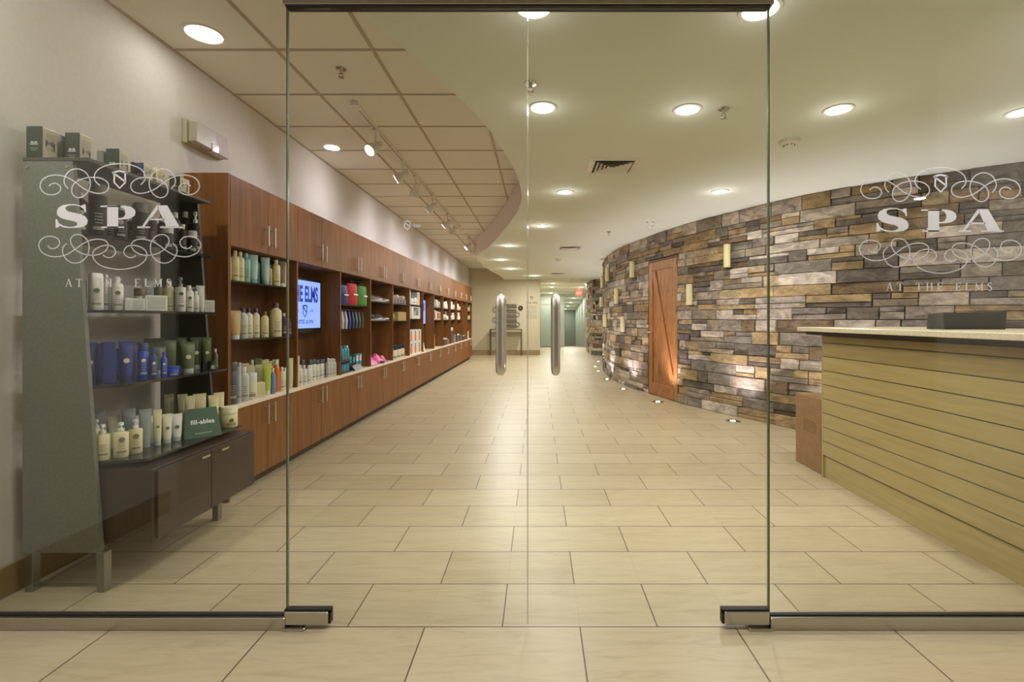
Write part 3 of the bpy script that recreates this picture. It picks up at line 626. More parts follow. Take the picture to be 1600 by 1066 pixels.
# ------------------------------------------------------------------ cherry cabinet run
CY0, P = 3.20, .90
XB = WL+.004
def pull(parent, y, z0, z1, name='handle'):
    x = .032
    MB().tube([(x,y,z0),(x,y,z1)], .006, 8).tube([(0,y,z0+.02),(x,y,z0+.02)], .0045, 6).tube([(0,y,z1-.02),(x,y,z1-.02)], .0045, 6).build(name, M_handle, parent, True)
bay_names = ['above the tall bottles bay','above the first television','above the red and green bags','above the sneakers','above the tan carton bay','above the orange and white cartons','above the second television','above the row of white bottles']
low_names = ['under the tall bottles bay','under the first television','under the teal bottles','under the pink towels','under the three candle jars','under the orange and white cartons','under the second television','under the framed arch bay']
NB = 13
for i in range(NB):
    y = CY0+P*i
    up = bay_names[i] if i < 8 else '%s from the far end of the run' % ORD[NB-1-i]
    lo = low_names[i] if i < 8 else '%s from the far end of the run' % ORD[NB-1-i]
    t = thing('wall_cabinet', 'cherry two-door upper cabinet %s' % up, 'cabinet', (XB,y,0), 0, 'cherry upper cabinets')
    dp = XF-XB
    MB().box((0,0,1.715),(dp-.02,P-.001,2.17)).build('carcass', M_wood, t)
    for s_ in (0,1):
        dd = MB().box((dp-.0185,s_*P/2+.0015,1.70),(dp,(s_+1)*P/2-.0015,2.172),0,.0015).build('door', M_wood, t)
        h = bpy.data.objects.new('pivot', None); bpy.data.objects.remove(h)
        yy = P/2+(-.045 if s_==0 else .045)
        m_ = MB(); x = dp+.03
        m_.tube([(x,yy,1.755),(x,yy,1.905)], .006, 8).tube([(dp,yy,1.775),(x,yy,1.775)], .0045, 6).tube([(dp,yy,1.885),(x,yy,1.885)], .0045, 6).build('handle', M_handle, dd, True)
    t = thing('base_cabinet', 'cherry two-door lower cabinet %s' % lo, 'cabinet', (XB,y,0), 0, 'cherry lower cabinets')
    MB().box((0,0,.085),(dp-.02,P-.001,.60)).build('carcass', M_wood, t)
    MB().box((0,0,0),(dp-.075,P-.001,.085)).build('plinth', mat('plinth_brown',(70,50,32),.6), t)
    for s_ in (0,1):
        dd = MB().box((dp-.0185,s_*P/2+.0015,.08),(dp,(s_+1)*P/2-.0015,.598),0,.0015).build('door', M_wood, t)
        yy = P/2+(-.045 if s_==0 else .045); m_ = MB(); x = dp+.03
        m_.tube([(x,yy,.43),(x,yy,.58)], .006, 8).tube([(dp,yy,.45),(x,yy,.45)], .0045, 6).tube([(dp,yy,.56),(x,yy,.56)], .0045, 6).build('handle', M_handle, dd, True)
ZC = .632
t = tag(MB().box((XB,CY0-.005,.601),(XF+.006,CY0+P*NB+.01,ZC),0,.003).build('worktop', M_worktop), 'long cream worktop running over the lower cabinets', 'worktop')
SH = {0:(1.07,1.475), 2:(1.37,), 3:(1.195,1.44), 4:(1.19,1.44), 5:(1.22,1.455), 7:(1.2,1.45), 8:(1.2,1.45), 9:(1.2,1.45), 10:(1.2,1.45), 11:(), 12:(1.2,1.45)}
bay_what = ['holding tall cream and teal bottles','with the first television','holding coloured bags and teal bottles','holding sneakers and pink towels','holding a tan carton and candle jars','holding orange and white cartons','with the second television','holding white bottles and an arch frame']
for i in range(NB):
    y = CY0+P*i; dp = XF-XB
    what = bay_what[i] if i < 8 else 'of small goods, %s from the far end' % ORD[NB-1-i]
    t = thing('shelf_bay', 'open cherry shelf bay %s' % what, 'shelving', (XB,y,0), 0, 'open shelf bays between cabinets')
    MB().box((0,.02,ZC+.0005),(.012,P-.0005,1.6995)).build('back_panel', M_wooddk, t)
    MB().box((0,0,ZC+.0005),(dp-.008,.02,1.6995),0,.001).build('upright', M_wood, t)
    if i == NB-1: MB().box((0,P-.02,ZC+.0005),(dp-.008,P-.0005,1.6995),0,.001).build('upright', M_wood, t)
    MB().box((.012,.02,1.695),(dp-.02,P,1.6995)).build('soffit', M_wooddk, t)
    for z in SH.get(i, ()):
        MB().box((.013,.021,z-.010),(dp-.03,P-.001,z)).build('shelf', M_smoke if i == 0 else mat('dark_shelf',(52,40,32),.3), t)
    if i == 2:
        MB().tube([(.16,.02,1.315),(.16,P,1.315)], .006, 8).build('hanging_rail', M_steel, t, True)
tag(MB().box((XB,CY0-.022,0),(XF,CY0-.0005,2.175),0,.002).build('end_panel', M_wood), 'tall cherry end panel closing the cabinet run by the product stand', 'panel')
# televisions
def tv(i, y0, y1, z0, z1, lab):
    xt = XB+.12
    t = thing('wall_television', lab, 'television', (xt,(y0+y1)/2,0), 0, 'televisions in the cabinet run'); hw = (y1-y0)/2
    MB().box((-.03,-hw,z0),(.0,hw,z1),0,.006).build('bezel', mat('tv_black',(14,14,16),.25), t)
    MB().box((-.107,-.12,z0+.12),(-.03,.12,z1-.12)).build('wall_mount', M_black, t)
    MB().box((0.0005,-hw+.025,z0+.055),(.0015,hw-.025,z1-.025)).build('screen', mat('tv_screen',(40,60,160),.3,emit=(142,170,255),es=1.35), t)
    ink = mat('tv_ink',(20,40,120),.4,emit=(22,50,150),es=.8); cy = 0; zc = (z0+z1)/2
    sc = text_mesh('THE ELMS', .205, ink, 'lettering', t, T(.0025,cy,zc+.045)@FACE_ROOM, offset=.007, sx=.60)
    text_mesh('HOTEL & SPA', .050, ink, 'lettering', t, T(.0025,cy,zc-.165)@FACE_ROOM, offset=.0015, space=1.15)
    text_mesh('EST', .035, ink, 'lettering', t, T(.0025,-.13,zc-.055)@FACE_ROOM, space=1.2); text_mesh('1888', .035, ink, 'lettering', t, T(.0025,.13,zc-.055)@FACE_ROOM, space=1.2)
    m2 = strokes_mesh(shield(0,0,.0009,8)); m2.v = [(.0025, x, zc-.05+z) for x,_,z in m2.v]; m2.build('shield_emblem', ink, t)
    return t
tv(0, 4.22, 4.91, 1.07, 1.60, 'flat television showing hotel lettering in the second bay'); tv(1, 8.74, 9.46, 1.07, 1.60, 'flat television seen edge-on in the bay beyond the cartons')
# ------------------------------------------------------------------ products
COL = {'cream':(222,214,170),'ivory':(228,222,196),'white':(226,226,222),'teal':(128,178,172),'paleteal':(160,196,190),'amber':(40,30,22),'navy':(26,52,128),'blue':(16,66,190),'green':(74,92,58),'olive':(92,106,68),'dkgreen':(36,50,34),'clear':(150,156,158),'tan':(206,174,118),'brown':(120,88,60),'purple':(66,46,92),'grey':(84,88,94),'silver':(190,190,194),'orange':(222,112,24),'lime':(186,200,74),'sky':(96,150,206),'aqua':(42,150,180),'black':(26,26,26),'pink':(214,52,140),'red':(190,34,38),'grass':(70,140,50),'kraft':(176,144,92),'plum':(80,52,66),'slate':(120,116,112),'mist':(196,200,196)}
def cm(k, rough=.35): return mat('plastic_'+k, COL[k], rough)
CACHE = {}
def prod(kind, label, cat, loc, r, h, body, cap='white', rz=-.75, group=None, seal=None, shape='round'):
    key = (kind, round(r,3), round(h,3), body, cap, seal)
    if key not in CACHE:
        parts = []
        B, K = cm(body), cm(cap)
        def lab(r_, z0, z1, c, a=.9, sq=False):   # printed patch hugging the front
            m_ = MB(); n_ = 6; rr = r_+.0006
            rings_ = []
            pts = [(rr*math.cos(-a+2*a*k/n_), rr*math.sin(-a+2*a*k/n_)) for k in range(n_+1)]
            m_.add([(x,y,z0) for x,y in pts]+[(x,y,z1) for x,y in pts], [(k,k+1,n_+k+2,n_+k+1) for k in range(n_)])
            return m_
        if kind == 'bottle':
            m_ = MB().lathe([(r*.93,0),(r,.004),(r,h*.72),(r*.86,h*.79),(r*.45,h*.84),(r*.42,h*.87)],20); parts.append(('body', m_.mesh('bottle_body', B, True)))
            m_ = MB().lathe([(r*.5,h*.86),(r*.5,h*.98),(r*.42,h)],16); parts.append(('cap', m_.mesh('bottle_cap', K, True)))
        elif kind == 'tall_cap':
            m_ = MB().lathe([(r*.94,0),(r,.004),(r,h*.76),(r*.97,h*.765)],20); parts.append(('body', m_.mesh('bottle_body', B, True)))
            m_ = MB().lathe([(r*.97,h*.768),(r*.97,h*.95),(r*.8,h*.99),(r*.3,h)],20); parts.append(('cap', m_.mesh('bottle_cap', K, True)))
        elif kind == 'pump':
            m_ = MB().lathe([(r*.93,0),(r,.004),(r,h*.68),(r*.92,h*.71),(r*.4,h*.725),(r*.38,h*.75)],20); parts.append(('body', m_.mesh('bottle_body', B, True)))
            m_ = MB().lathe([(r*.46,h*.74),(r*.46,h*.82),(r*.22,h*.83),(r*.2,h*.9),(r*.36,h*.91),(r*.38,h*.97),(r*.3,h)],14); m_.box((0,-.005,h*.925),(r*1.05,.005,h*.96),0,.002)
            parts.append(('pump_head', m_.mesh('pump_head', K, True)))
        elif kind == 'spray':
            m_ = MB().lathe([(r*.93,0),(r,.004),(r,h*.7),(r*.5,h*.8),(r*.4,h*.84)],18); parts.append(('body', m_.mesh('bottle_body', B, True)))
            m_ = MB().lathe([(r*.42,h*.83),(r*.42,h*.92),(r*.55,h*.925),(r*.5,h)],14); parts.append(('cap', m_.mesh('spray_cap', K, True)))
        elif kind == 'tube':
            cap_h = h*.14; n_ = 20
            def ell(a, b, z): return [(b*math.cos(2*PI*k/n_), a*math.sin(2*PI*k/n_), z) for k in range(n_)]
            m_ = MB().rings([ell(r*.86,r*.86,cap_h),ell(r*.95,r*.78,h*.3),ell(r*1.0,r*.55,h*.65),ell(r*1.04,r*.22,h*.88),ell(r*1.06,.0015,h*.93),ell(r*1.06,.0015,h)]); parts.append(('body', m_.mesh('tube_body', B, True)))
            m_ = MB().lathe([(r*.8,0),(r*.82,.002),(r*.82,cap_h*.98)],18); parts.append(('cap', m_.mesh('tube_cap', K, True)))
        elif kind == 'jar':
            m_ = MB().lathe([(r*.93,0),(r,.004),(r,h*.62),(r*.94,h*.66)],22); parts.append(('body', m_.mesh('jar_body', B, True)))
            m_ = MB().lathe([(r*1.02,h*.67),(r*1.02,h*.97),(r*.96,h)],22); parts.append(('lid', m_.mesh('jar_lid', K, True)))
        elif kind == 'carton':
            m_ = MB().box((-r,-r,0),(r,r,h),0,.0015); parts.append(('box_body', m_.mesh('carton_body', B)))
            m_ = MB().box((r-.0005,-r*.8,h*.12),(r+.0006,r*.8,h*.88)); parts.append(('printed_face', m_.mesh('carton_face', cm(cap))))
        elif kind == 'slab':
            m_ = MB().box((-r*.5,-r,0),(r*.5,r,h),0,.0015); parts.append(('box_body', m_.mesh('carton_body', B)))
            m_ = MB().box((r*.5-.0005,-r*.85,h*.5),(r*.5+.0006,r*.85,h*.9)); parts.append(('printed_face', m_.mesh('carton_face', cm(cap))))
        if seal and kind not in ('carton','slab'):
            zz = h*(.52 if kind != 'jar' else .35); rs = min(r*.42, .012); xx = r*(.72 if kind=='tube' else 1)+.0006
            m_ = MB(); m_.tube([(xx-.004,0,zz),(xx,0,zz)], rs, 12)
            parts.append(('seal', m_.mesh('label_seal', cm(seal))))
        if kind in ('bottle','pump','tall_cap','spray','jar'):
            m_ = lab(r, h*.14 if kind!='jar' else h*.1, h*.2 if kind!='jar' else h*.22, 0, .6)
            for q in range(4 if kind!='jar' else 1): m3 = lab(r, h*(.26+.055*q), h*(.275+.055*q), 0, .4+.06*(q%2)); m_.add(m3.v, m3.f)
            parts.append(('printing', m_.mesh('printing', mat('ink_'+('light' if sum(COL[body])<300 else 'dark'), (176,176,168) if sum(COL[body])<300 else (150,142,112), .5))))
        CACHE[key] = parts
    t = thing({'bottle':'bottle','tall_cap':'capped_bottle','pump':'pump_bottle','spray':'spray_bottle','tube':'squeeze_tube','jar':'jar','carton':'carton','slab':'carton'}[kind], label, cat, loc, rz, group)
    for nm, me in CACHE[key]: link(nm, me, t)
    return t
SHELF_STATE = {}
LIM = {'stand': (.318, 2.162, 2.918, -2.278), 'bay0u': (.214, 3.224, 4.098, -2.31), 'bay0m': (.39, 3.224, 4.098, -2.31), 'bay0w': (.42, 3.224, 4.098, -2.31), 'bay1': (.40, 4.124, 4.998, -2.31)}
def row(shelf_desc, group, z, items, lim):
    """items: (kind, px, ytop, X, r, body, cap, seal, words, category)"""
    hmax, ya, yb_, xmin = LIM[lim]; pl = []
    for it in sorted(items, key=lambda a: a[1]):
        kind, px, yt, X, r = it[:5]; Y = X*F/(px-VX); h = min(hmax, max(.03, H-(yt-VY)*Y/F-z))
        pl.append([X, Y, r*1.1*(1.414 if kind in ('carton','slab') else 1), round(h,2), it])
    for _ in range(60):
        for i in range(len(pl)):
            for j in range(i+1, len(pl)):
                a, b = pl[i], pl[j]; dx, dy = b[0]-a[0], b[1]-a[1]; d = math.hypot(dx,dy) or 1e-6; o = a[2]+b[2]+.001-d
                if o > 0:
                    fa, fb = a[4][3], b[4][3]
                    if abs(fa-fb) > .025:       # the one that stands behind gives way, backwards
                        q, f = (a, b) if fa < fb else (b, a)
                        q[0] -= o*.7; q[1] += (1 if q[1] >= f[1] else -1)*o*.25
                    else:
                        sg = 1 if dy >= 0 else -1; a[1] -= sg*o*.5; b[1] += sg*o*.5
        for p in pl:
            xm = p[4][3]+.02; p[0] = min(max(p[0], xmin+p[2]), xm); p[1] = min(max(p[1], ya+p[2]), yb_-p[2])
    cnt, seen = {}, {}
    for p in pl: cnt[p[4][8]] = cnt.get(p[4][8],0)+1
    for X, Y, rr, h, it in pl:
        kind, px, yt, _, r, body, cap, seal, words, cat = it
        k = seen.get(words,0); seen[words] = k+1
        o = ('%s, %s from glass' % (words, ORD[k])) if cnt[words] > 1 else words
        prod(kind, '%s, %s' % (o, shelf_desc), cat, (X,Y,z+.0003), r, h, body, cap, -.75, group, seal)
# ---- the display stand
Y0, Y1, XBK = 2.14, 2.94, -2.285
t = thing('display_stand', 'freestanding grey display stand with smoked shelves and a dark cabinet', 'display stand', (0,Y0,0))
def panel(y, m_, nm):
    b = MB(); poly = [(XBK,.175),(-1.937,.175),(-2.062,1.91),(XBK,1.91)]
    b.add([(x,y,z) for x,z in poly]+[(x,y+.018,z) for x,z in poly], [(0,1,2,3),(7,6,5,4),(0,4,5,1),(1,5,6,2),(2,6,7,3),(3,7,4,0)])
    return b.build(nm, m_, t)
pn = panel(0, M_greypanel, 'side_panel'); panel(Y1-Y0-.018, M_darkpanel, 'side_panel')
for x in (-2.262,-2.085): MB().tube([(x,-.003,1.885),(x,0,1.885)], .007, 12).build('screw', M_chrome, pn)
for y in (.0, Y1-Y0-.04):
    for x in (XBK+.01, -1.957):
        MB().box((x,y-.001,0),(x+.036,y+.037,.176),0,.002).build('leg', mat('leg_steel',(150,148,140),.35,1), t)
shelves = [(.572,-1.79,True),(.912,-1.885,True),(1.252,-1.935,True),(1.592,-1.965,True)]
for z, xf, ch in shelves:
    sx = -1.937-(z-.175)/(1.91-.175)*.125
    a, b = .019, Y1-Y0-.019
    poly = [(XBK+.005,a),(sx,a),(xf-.0,a+.05),(xf,b),(XBK+.005,b)]
    MB().prism(poly, z-.012, z).build('shelf', M_smoke, t)
MB().box((XBK,.0,1.911),(-1.995,Y1-Y0,1.928),0,.002).build('top_shelf', mat('dark_shelf_top',(70,68,58),.5), t)
cb = MB().box((XBK+.02,.03,.205),(-1.735,Y1-Y0+.0,.535),0,.002).build('cabinet', M_espresso, t)
for k, (a, b) in enumerate(((.05,.405),(.41,.79))):
    dr = MB().box((-1.734,a,.215),(-1.722,b,.525),0,.0015).build('drawer', M_espresso, t)
    yy = a+(b-a)*.86 if k == 0 else a+(b-a)*.26
    MB().box((-1.722,yy-.03,.495),(-1.712,yy+.03,.506),0,.001).build('handle', M_chrome, dr)
# top of stand: cartons with dark fronts
M_floral = noisy('floral_print', [(.42,(92,84,74)),(.5,(206,200,180)),(1,(214,208,190))], nscale=22, rough=.6, detail=2)
def gift(px, X, yt, wd, dep, zb, lab, front='dkgreen', side='ivory'):
    Y = X*F/(px-VX); h = H-(yt-VY)*Y/F-zb
    t = thing('carton', lab, 'carton', (X-wd/2, Y+dep/2, zb+.0005), 0, 'cartons on top of the display stand')
    MB().box((-wd/2,-dep/2,0),(wd/2,dep/2,h),0,.003).build('box_body', cm(side,.6), t)
    MB().box((-wd/2-.001,-dep/2-.0015,0.001),(wd/2,-dep/2+.004,h+.002),0,.002).build('sleeve', cm(front,.5), t)
    if dep > .05:
        MB().box((wd/2-.0003,-dep*.3,h*.3),(wd/2+.0008,dep*.3,h*.85)).build('floral_print', M_floral, t)
        MB().box((-.018,-dep/2-.0022,h*.42),(.018,-dep/2-.001,h*.45)).box((-.014,-dep/2-.0022,h*.47),(-.002,-dep/2-.001,h*.52)).box((.002,-dep/2-.0022,h*.47),(.014,-dep/2-.001,h*.52)).box((-.018,-dep/2-.0022,h*.3),(.018,-dep/2-.001,h*.31)).box((-.012,-dep/2-.0022,h*.24),(.012,-dep/2-.001,h*.25)).build('lettering', cm('mist'), t)
ZTS = 1.928
gift(66,-2.205,198,.07,.07,ZTS,'tall dark green and floral carton, first on the display stand top')
gift(124,-2.14,208,.066,.07,ZTS,'dark green and floral carton, second tall one on the stand top')
gift(186,-2.11,233,.066,.065,ZTS,'dark green and floral carton, third tall one on the stand top')
gift(96,-2.215,211,.03,.03,ZTS,'slim grey carton behind the first tall one on the stand top','slate','slate')
gift(162,-2.19,236,.034,.03,ZTS,'slim grey carton behind the second tall one on the stand top','slate','slate')
gift(210,-2.12,254,.02,.02,ZTS,'slim black carton beside the navy one on the stand top','amber','amber')
gift(224,-2.1,255,.045,.065,ZTS,'narrow navy and floral carton midway along the stand top','navy','ivory')
gift(246,-2.09,262,.05,.06,ZTS,'cream floral carton just beyond the navy one on the stand top','ivory','cream')
gift(281,-2.07,276,.06,.08,ZTS,'small black-fronted cream carton last on the stand top','amber','cream')
A = 'amber'
row('on the topmost smoked shelf', 'dark bottles on the display stand', 1.592, [
 ('bottle',128,302,-2.1,.028,A,'silver','mist','black bottle with a pale cap','bottle'),('tall_cap',151,285,-2.08,.034,A,'slate',None,'large black bottle with a grey cap','bottle'),
 ('pump',172,322,-2.16,.024,A,'white',None,'black pump bottle at the back','bottle'),('bottle',188,320,-2.06,.027,A,'mist','mist','black bottle with a pale cap','bottle'),
 ('pump',206,332,-2.16,.023,A,'white',None,'black pump bottle at the back','bottle'),('tall_cap',219,316,-2.06,.033,A,'slate',None,'large black bottle with a grey cap','bottle'),
 ('bottle',237,333,-2.05,.023,A,'mist',None,'black bottle with a pale cap','bottle'),('bottle',252,340,-2.15,.023,A,'silver',None,'black bottle at the back','bottle'),
 ('jar',262,352,-2.03,.026,A,'silver',None,'squat black jar','jar'),('bottle',274,333,-2.08,.026,A,'white',None,'black bottle with a pale cap','bottle'),
 ('spray',287,350,-2.03,.02,A,'white',None,'small black spray bottle','bottle'),('jar',299,362,-2.01,.024,A,'silver',None,'squat black jar','jar'),
 ('pump',311,332,-2.05,.027,A,'white',None,'tall black pump bottle at the end','bottle'),('bottle',321,340,-2.09,.026,A,'mist',None,'black bottle at the very end','bottle')], 'stand')
W='white'
row('on the white goods shelf', 'white goods on the display stand', 1.252, [
 ('bottle',131,427,-2.07,.02,'mist','clear',None,'pale clear bottle at the grey panel','bottle'),('tall_cap',150,426,-2.03,.027,W,W,'olive','tall white capped bottle','bottle'),
 ('tube',165,434,-2.11,.021,'mist',W,None,'pale grey tube','tube'),('spray',176,430,-2.03,.013,W,W,None,'slim white spray bottle','bottle'),
 ('bottle',189,434,-2.0,.024,W,W,'olive','white bottle with a round green seal','bottle'),('carton',201,466,-1.97,.012,W,'mist',None,'tiny white carton','carton'),
 ('carton',214,466,-1.98,.027,W,'mist',None,'small white carton','carton'),('jar',219,452,-2.1,.026,W,'brown',None,'white jar at the back','jar'),
 ('carton',242,461,-1.985,.045,W,'mist',None,'wide white gift carton in the middle','carton'),('tube',232,440,-2.14,.023,'mist',W,None,'pale tube at the back','tube'),('bottle',247,438,-2.14,.022,'olive',W,None,'greenish bottle at the back','bottle'),
 ('bottle',268,440,-2.03,.024,'cream',W,None,'pale green bottle','bottle'),('pump',282,433,-1.99,.024,W,'clear','olive','white bottle under a clear pump hood','bottle'),
 ('bottle',296,447,-1.99,.022,W,W,'olive','white bottle with a round green seal','bottle'),('bottle',307,454,-1.98,.016,W,W,None,'slim white bottle','bottle'),
 ('tube',320,450,-2.06,.026,'mist','mist',None,'wide pale grey tube','tube'),('tube',317,458,-1.965,.012,W,W,None,'tiny white tube','tube'),
 ('tube',338,449,-2.02,.02,W,W,None,'white tube over the last carton','tube'),('carton',336,469,-1.965,.026,W,'mist',None,'white carton at the shelf end','carton')], 'stand')
row('on the blue and green shelf', 'blue and green goods on the display stand', .912, [
 ('tube',142,534,-2.06,.026,'navy','navy','mist','navy squeeze tube','tube'),('tube',155,535,-2.17,.026,'navy','navy',None,'navy squeeze tube in the back row','tube'),
 ('carton',170,534,-2.01,.024,'navy','navy','mist','navy carton','carton'),('carton',184,545,-2.12,.02,'amber','navy',None,'black carton','carton'),
 ('tube',197,534,-1.99,.028,'navy','navy','ivory','navy squeeze tube','tube'),('tube',210,536,-2.08,.024,'purple','navy',None,'purplish squeeze tube','tube'),
 ('tall_cap',225,535,-1.965,.022,'blue','navy','ivory','bright blue bottle with navy cap','bottle'),('spray',240,546,-1.93,.016,'navy','blue','ivory','small blue spray bottle','bottle'),
 ('spray',256,550,-1.93,.014,'blue','blue','ivory','small blue spray bottle','bottle'),('jar',270,573,-1.93,.026,'blue','blue',None,'low blue jar','jar'),
 ('carton',234,528,-2.16,.022,'dkgreen','green',None,'dark green carton at the back','carton'),('carton',248,528,-2.16,.022,'dkgreen','green',None,'dark green carton at the back','carton'),
 ('tube',249,540,-2.07,.028,'olive','mist',None,'olive tube behind the small blue sprays','tube'),('tube',266,531,-2.07,.027,'olive','mist',None,'olive tube standing over the blue jar','tube'),
 ('tube',293,534,-1.96,.034,'olive','mist','ivory','large olive tube','tube'),('tube',309,528,-2.03,.027,'green','mist','ivory','dark olive tube','tube'),('tube',284,527,-2.12,.024,'green','mist',None,'dark olive tube in the back row','tube'),
 ('tube',326,528,-1.98,.023,'olive','mist','ivory','slim olive tube near the shelf end','tube'),('spray',341,545,-1.94,.013,'green','white',None,'tiny green bottle with a white cap','bottle'),('jar',351,561,-1.935,.022,'dkgreen','dkgreen','mist','dark green jar at the shelf end','jar')], 'stand')
row('on the lowest smoked shelf', 'cream goods on the display stand', .572, [
 ('pump',150,655,-2.07,.026,'ivory','mist',None,'cream pump bottle half behind the grey panel','bottle'),('pump',163,662,-1.975,.0285,'cream','white',None,'cream pump bottle in the front row','bottle'),('pump',189,659,-1.935,.0285,'cream','white','slate','cream pump bottle in the front row','bottle'),('pump',211,655,-1.925,.0285,'cream','white','slate','cream pump bottle in the front row','bottle'),
 ('tube',161,640,-2.13,.024,'clear','clear',None,'clear grey tube','tube'),('tube',201,639,-2.05,.026,'clear','clear',None,'clear grey tube','tube'),('tube',227,639,-1.96,.024,'clear','clear',None,'clear grey tube','tube'),
 ('tube',180,650,-2.10,.027,'ivory','white',None,'ivory tube in the back row','tube'),('tube',215,650,-2.08,.025,'ivory','white',None,'ivory tube in the back row','tube'),('tube',236,650,-2.0,.02,'ivory','white',None,'ivory tube in the back row','tube'),
 ('tube',246,641,-1.93,.017,'cream','mist','slate','slim cream tube with a grey foot','tube'),('tube',261,648,-1.915,.02,'ivory','mist','slate','ivory tube in the front row','tube'),('tube',276,648,-1.905,.023,'white','mist','slate','broad white tube beside the green box','tube'),
 ('tube',264,615,-2.16,.022,'cream','mist',None,'cream tube standing behind','tube'),('tube',285,615,-2.08,.023,'cream','mist',None,'cream tube standing behind','tube'),('tube',297,618,-1.99,.023,'cream','mist',None,'cream tube standing behind','tube'),('tube',312,615,-1.99,.031,'cream','mist','olive','broad cream tube above the green box','tube'),('tube',328,614,-2.05,.024,'cream','mist',None,'cream tube standing behind','tube'),
 ('tube',333.5,617,-1.875,.025,'cream','mist','olive','tall cream tube just past the green box','tube'),('tube',349,614,-1.88,.026,'cream','mist','olive','tall cream tube next to the last jar','tube'),('jar',368,633,-1.835,.042,'cream','ivory','olive','large cream jar at the shelf end','jar')], 'stand')
# green travel kit
t = thing('gift_box', 'green wedge gift box with white lettering on the lowest smoked shelf', 'gift box', (-1.842,2.646,.5725), -.78)
b = MB(); b.add([(.05,-.085,0),(.05,.085,0),(-.05,.085,0),(-.05,-.085,0),(-.012,-.075,.15),(-.012,.07,.15)], [(3,2,1,0),(0,1,5,4),(1,2,5),(2,3,4,5),(3,0,4)]); b.build('box_body', mat('deep_green_card',(38,74,52),.5), t)
b = MB(); b.add([(-.013,-.0755,.1501),(.0505,-.0856,0),(-.0505,-.0856,0)], [(0,1,2)]); b.build('light_side', mat('light_green_card',(120,150,80),.5), t)
nrm_ = Vector((.15,0,.062)).normalized(); rot = Matrix(((0,-nrm_.z,nrm_.x,0),(1,0,0,0),(0,nrm_.x,nrm_.z,0),(0,0,0,1)))
text_mesh('fill-ables', .034, cm('white'), 'lettering', t, T(.0235,0,.070)@rot, offset=.0006)
text_mesh('- - - - - - - -', .016, cm('white'), 'lettering', t, T(.045,0,.02)@rot, offset=.0006)
# ---- bay goods
G0 = 'products in the tall bottles bay'
row('upper shelf of tall bottles bay', G0, 1.4755, [
 ('bottle',358.5,388,-2.12,.026,'cream','cream',None,'cream bottle','bottle'),('bottle',365,389,-2.1,.026,'cream','cream',None,'cream bottle','bottle'),('bottle',373.5,391,-2.1,.026,'cream','cream',None,'cream bottle','bottle'),
 ('bottle',383.5,393,-2.1,.03,'teal','teal',None,'teal bottle','bottle'),('tube',395,398,-2.1,.032,'paleteal','teal',None,'teal tube','tube'),('bottle',405,402,-2.14,.025,'teal','paleteal',None,'teal bottle','bottle'),('tube',414.5,402,-2.1,.03,'paleteal','teal',None,'teal tube','tube'),
 ('bottle',422,414,-2.1,.014,'tan','brown',None,'slim tan bottle','bottle'),('bottle',431,404,-2.1,.032,'cream','ivory',None,'broad cream bottle','bottle'),('tube',440.5,407,-2.1,.026,'brown','white',None,'brown and white tube','tube'),('tube',447.5,411,-2.12,.022,'cream','white',None,'cream tube','tube'),('bottle',455.5,418,-2.12,.02,'purple','white',None,'dark bottle with a white cap','bottle')], 'bay0u')
row('middle shelf of tall bottles bay', G0, 1.0705, [
 ('tube',357.5,487,-2.13,.018,'white','white',None,'white tube','tube'),('tube',366.5,486,-2.1,.036,'tan','white',None,'broad tan tube','tube'),('bottle',379,481,-2.12,.034,'mist','purple',None,'pale bottle with a purple cap','bottle'),
 ('bottle',390,481,-2.14,.028,'ivory','purple',None,'pale bottle with a purple cap','bottle'),('bottle',398,482,-2.12,.026,'ivory','purple',None,'pale bottle with a purple cap','bottle'),('bottle',405.5,486,-2.13,.027,'ivory','brown',None,'ivory bottle with a brown cap','bottle'),('bottle',413.5,487,-2.1,.027,'cream','brown',None,'ivory bottle with a brown cap','bottle'),('bottle',421,488,-2.14,.022,'ivory','brown',None,'ivory bottle with a brown cap','bottle'),
 ('bottle',430.5,474,-2.1,.044,'cream','plum',None,'big round cream bottle','bottle'),('bottle',443.5,490,-2.1,.022,'purple','silver',None,'purple bottle','bottle'),('bottle',448.5,492,-2.14,.02,'plum','silver',None,'purple bottle','bottle'),('bottle',455,498,-2.1,.02,'purple','plum',None,'purple bottle','bottle')], 'bay0m')
its = [('tall_cap',363,566,-2.09,.034,'grey','grey',None,'large dark grey bottle','bottle'),('tall_cap',371.5,574,-2.08,.018,'silver','silver',None,'slim silver bottle','bottle'),('bottle',380.5,574,-2.08,.034,'mist','white',None,'pale jug-like bottle','bottle'),('jar',393.5,583,-2.08,.036,'ivory','white',None,'wide ivory jar','jar'),
 ('tube',417,567,-2.08,.028,'lime','ivory',None,'lime tube','tube'),('tube',406,570,-2.14,.03,'cream','ivory',None,'pale tube behind the lime one','tube'),('tube',394,570,-2.18,.03,'cream','ivory',None,'pale tube behind the lime one','tube'),('spray',426.5,576,-2.06,.019,'sky','white',None,'small blue spray bottle','bottle'),('bottle',432.5,563,-2.1,.026,'orange','white',None,'orange bottle','bottle'),
 ('carton',405,598,-2.065,.028,'ivory','cream',None,'small ivory carton','carton'),('bottle',439.5,573,-2.08,.022,'ivory','white',None,'ivory bottle in the front','bottle'),('bottle',445.5,574,-2.08,.02,'ivory','white',None,'ivory bottle in the front','bottle'),
 ('tube',454,559,-2.09,.022,'cream','ivory',None,'tall cream tube at the bay edge','tube'),('tube',461,557,-2.05,.024,'cream','ivory',None,'tall cream tube at the bay edge','tube')]
its = [a for a in its if not (a[1] == 461)]
for k, px in enumerate((385,397,404,411,418,425,432,439,446)): its.append(('tube' if k%2 else 'bottle', px, 559+(k%3) if k>1 else 566, -2.23+.02*(k%2), .026, 'cream' if k%3 else 'olive','ivory',None,'back row container','bottle'))
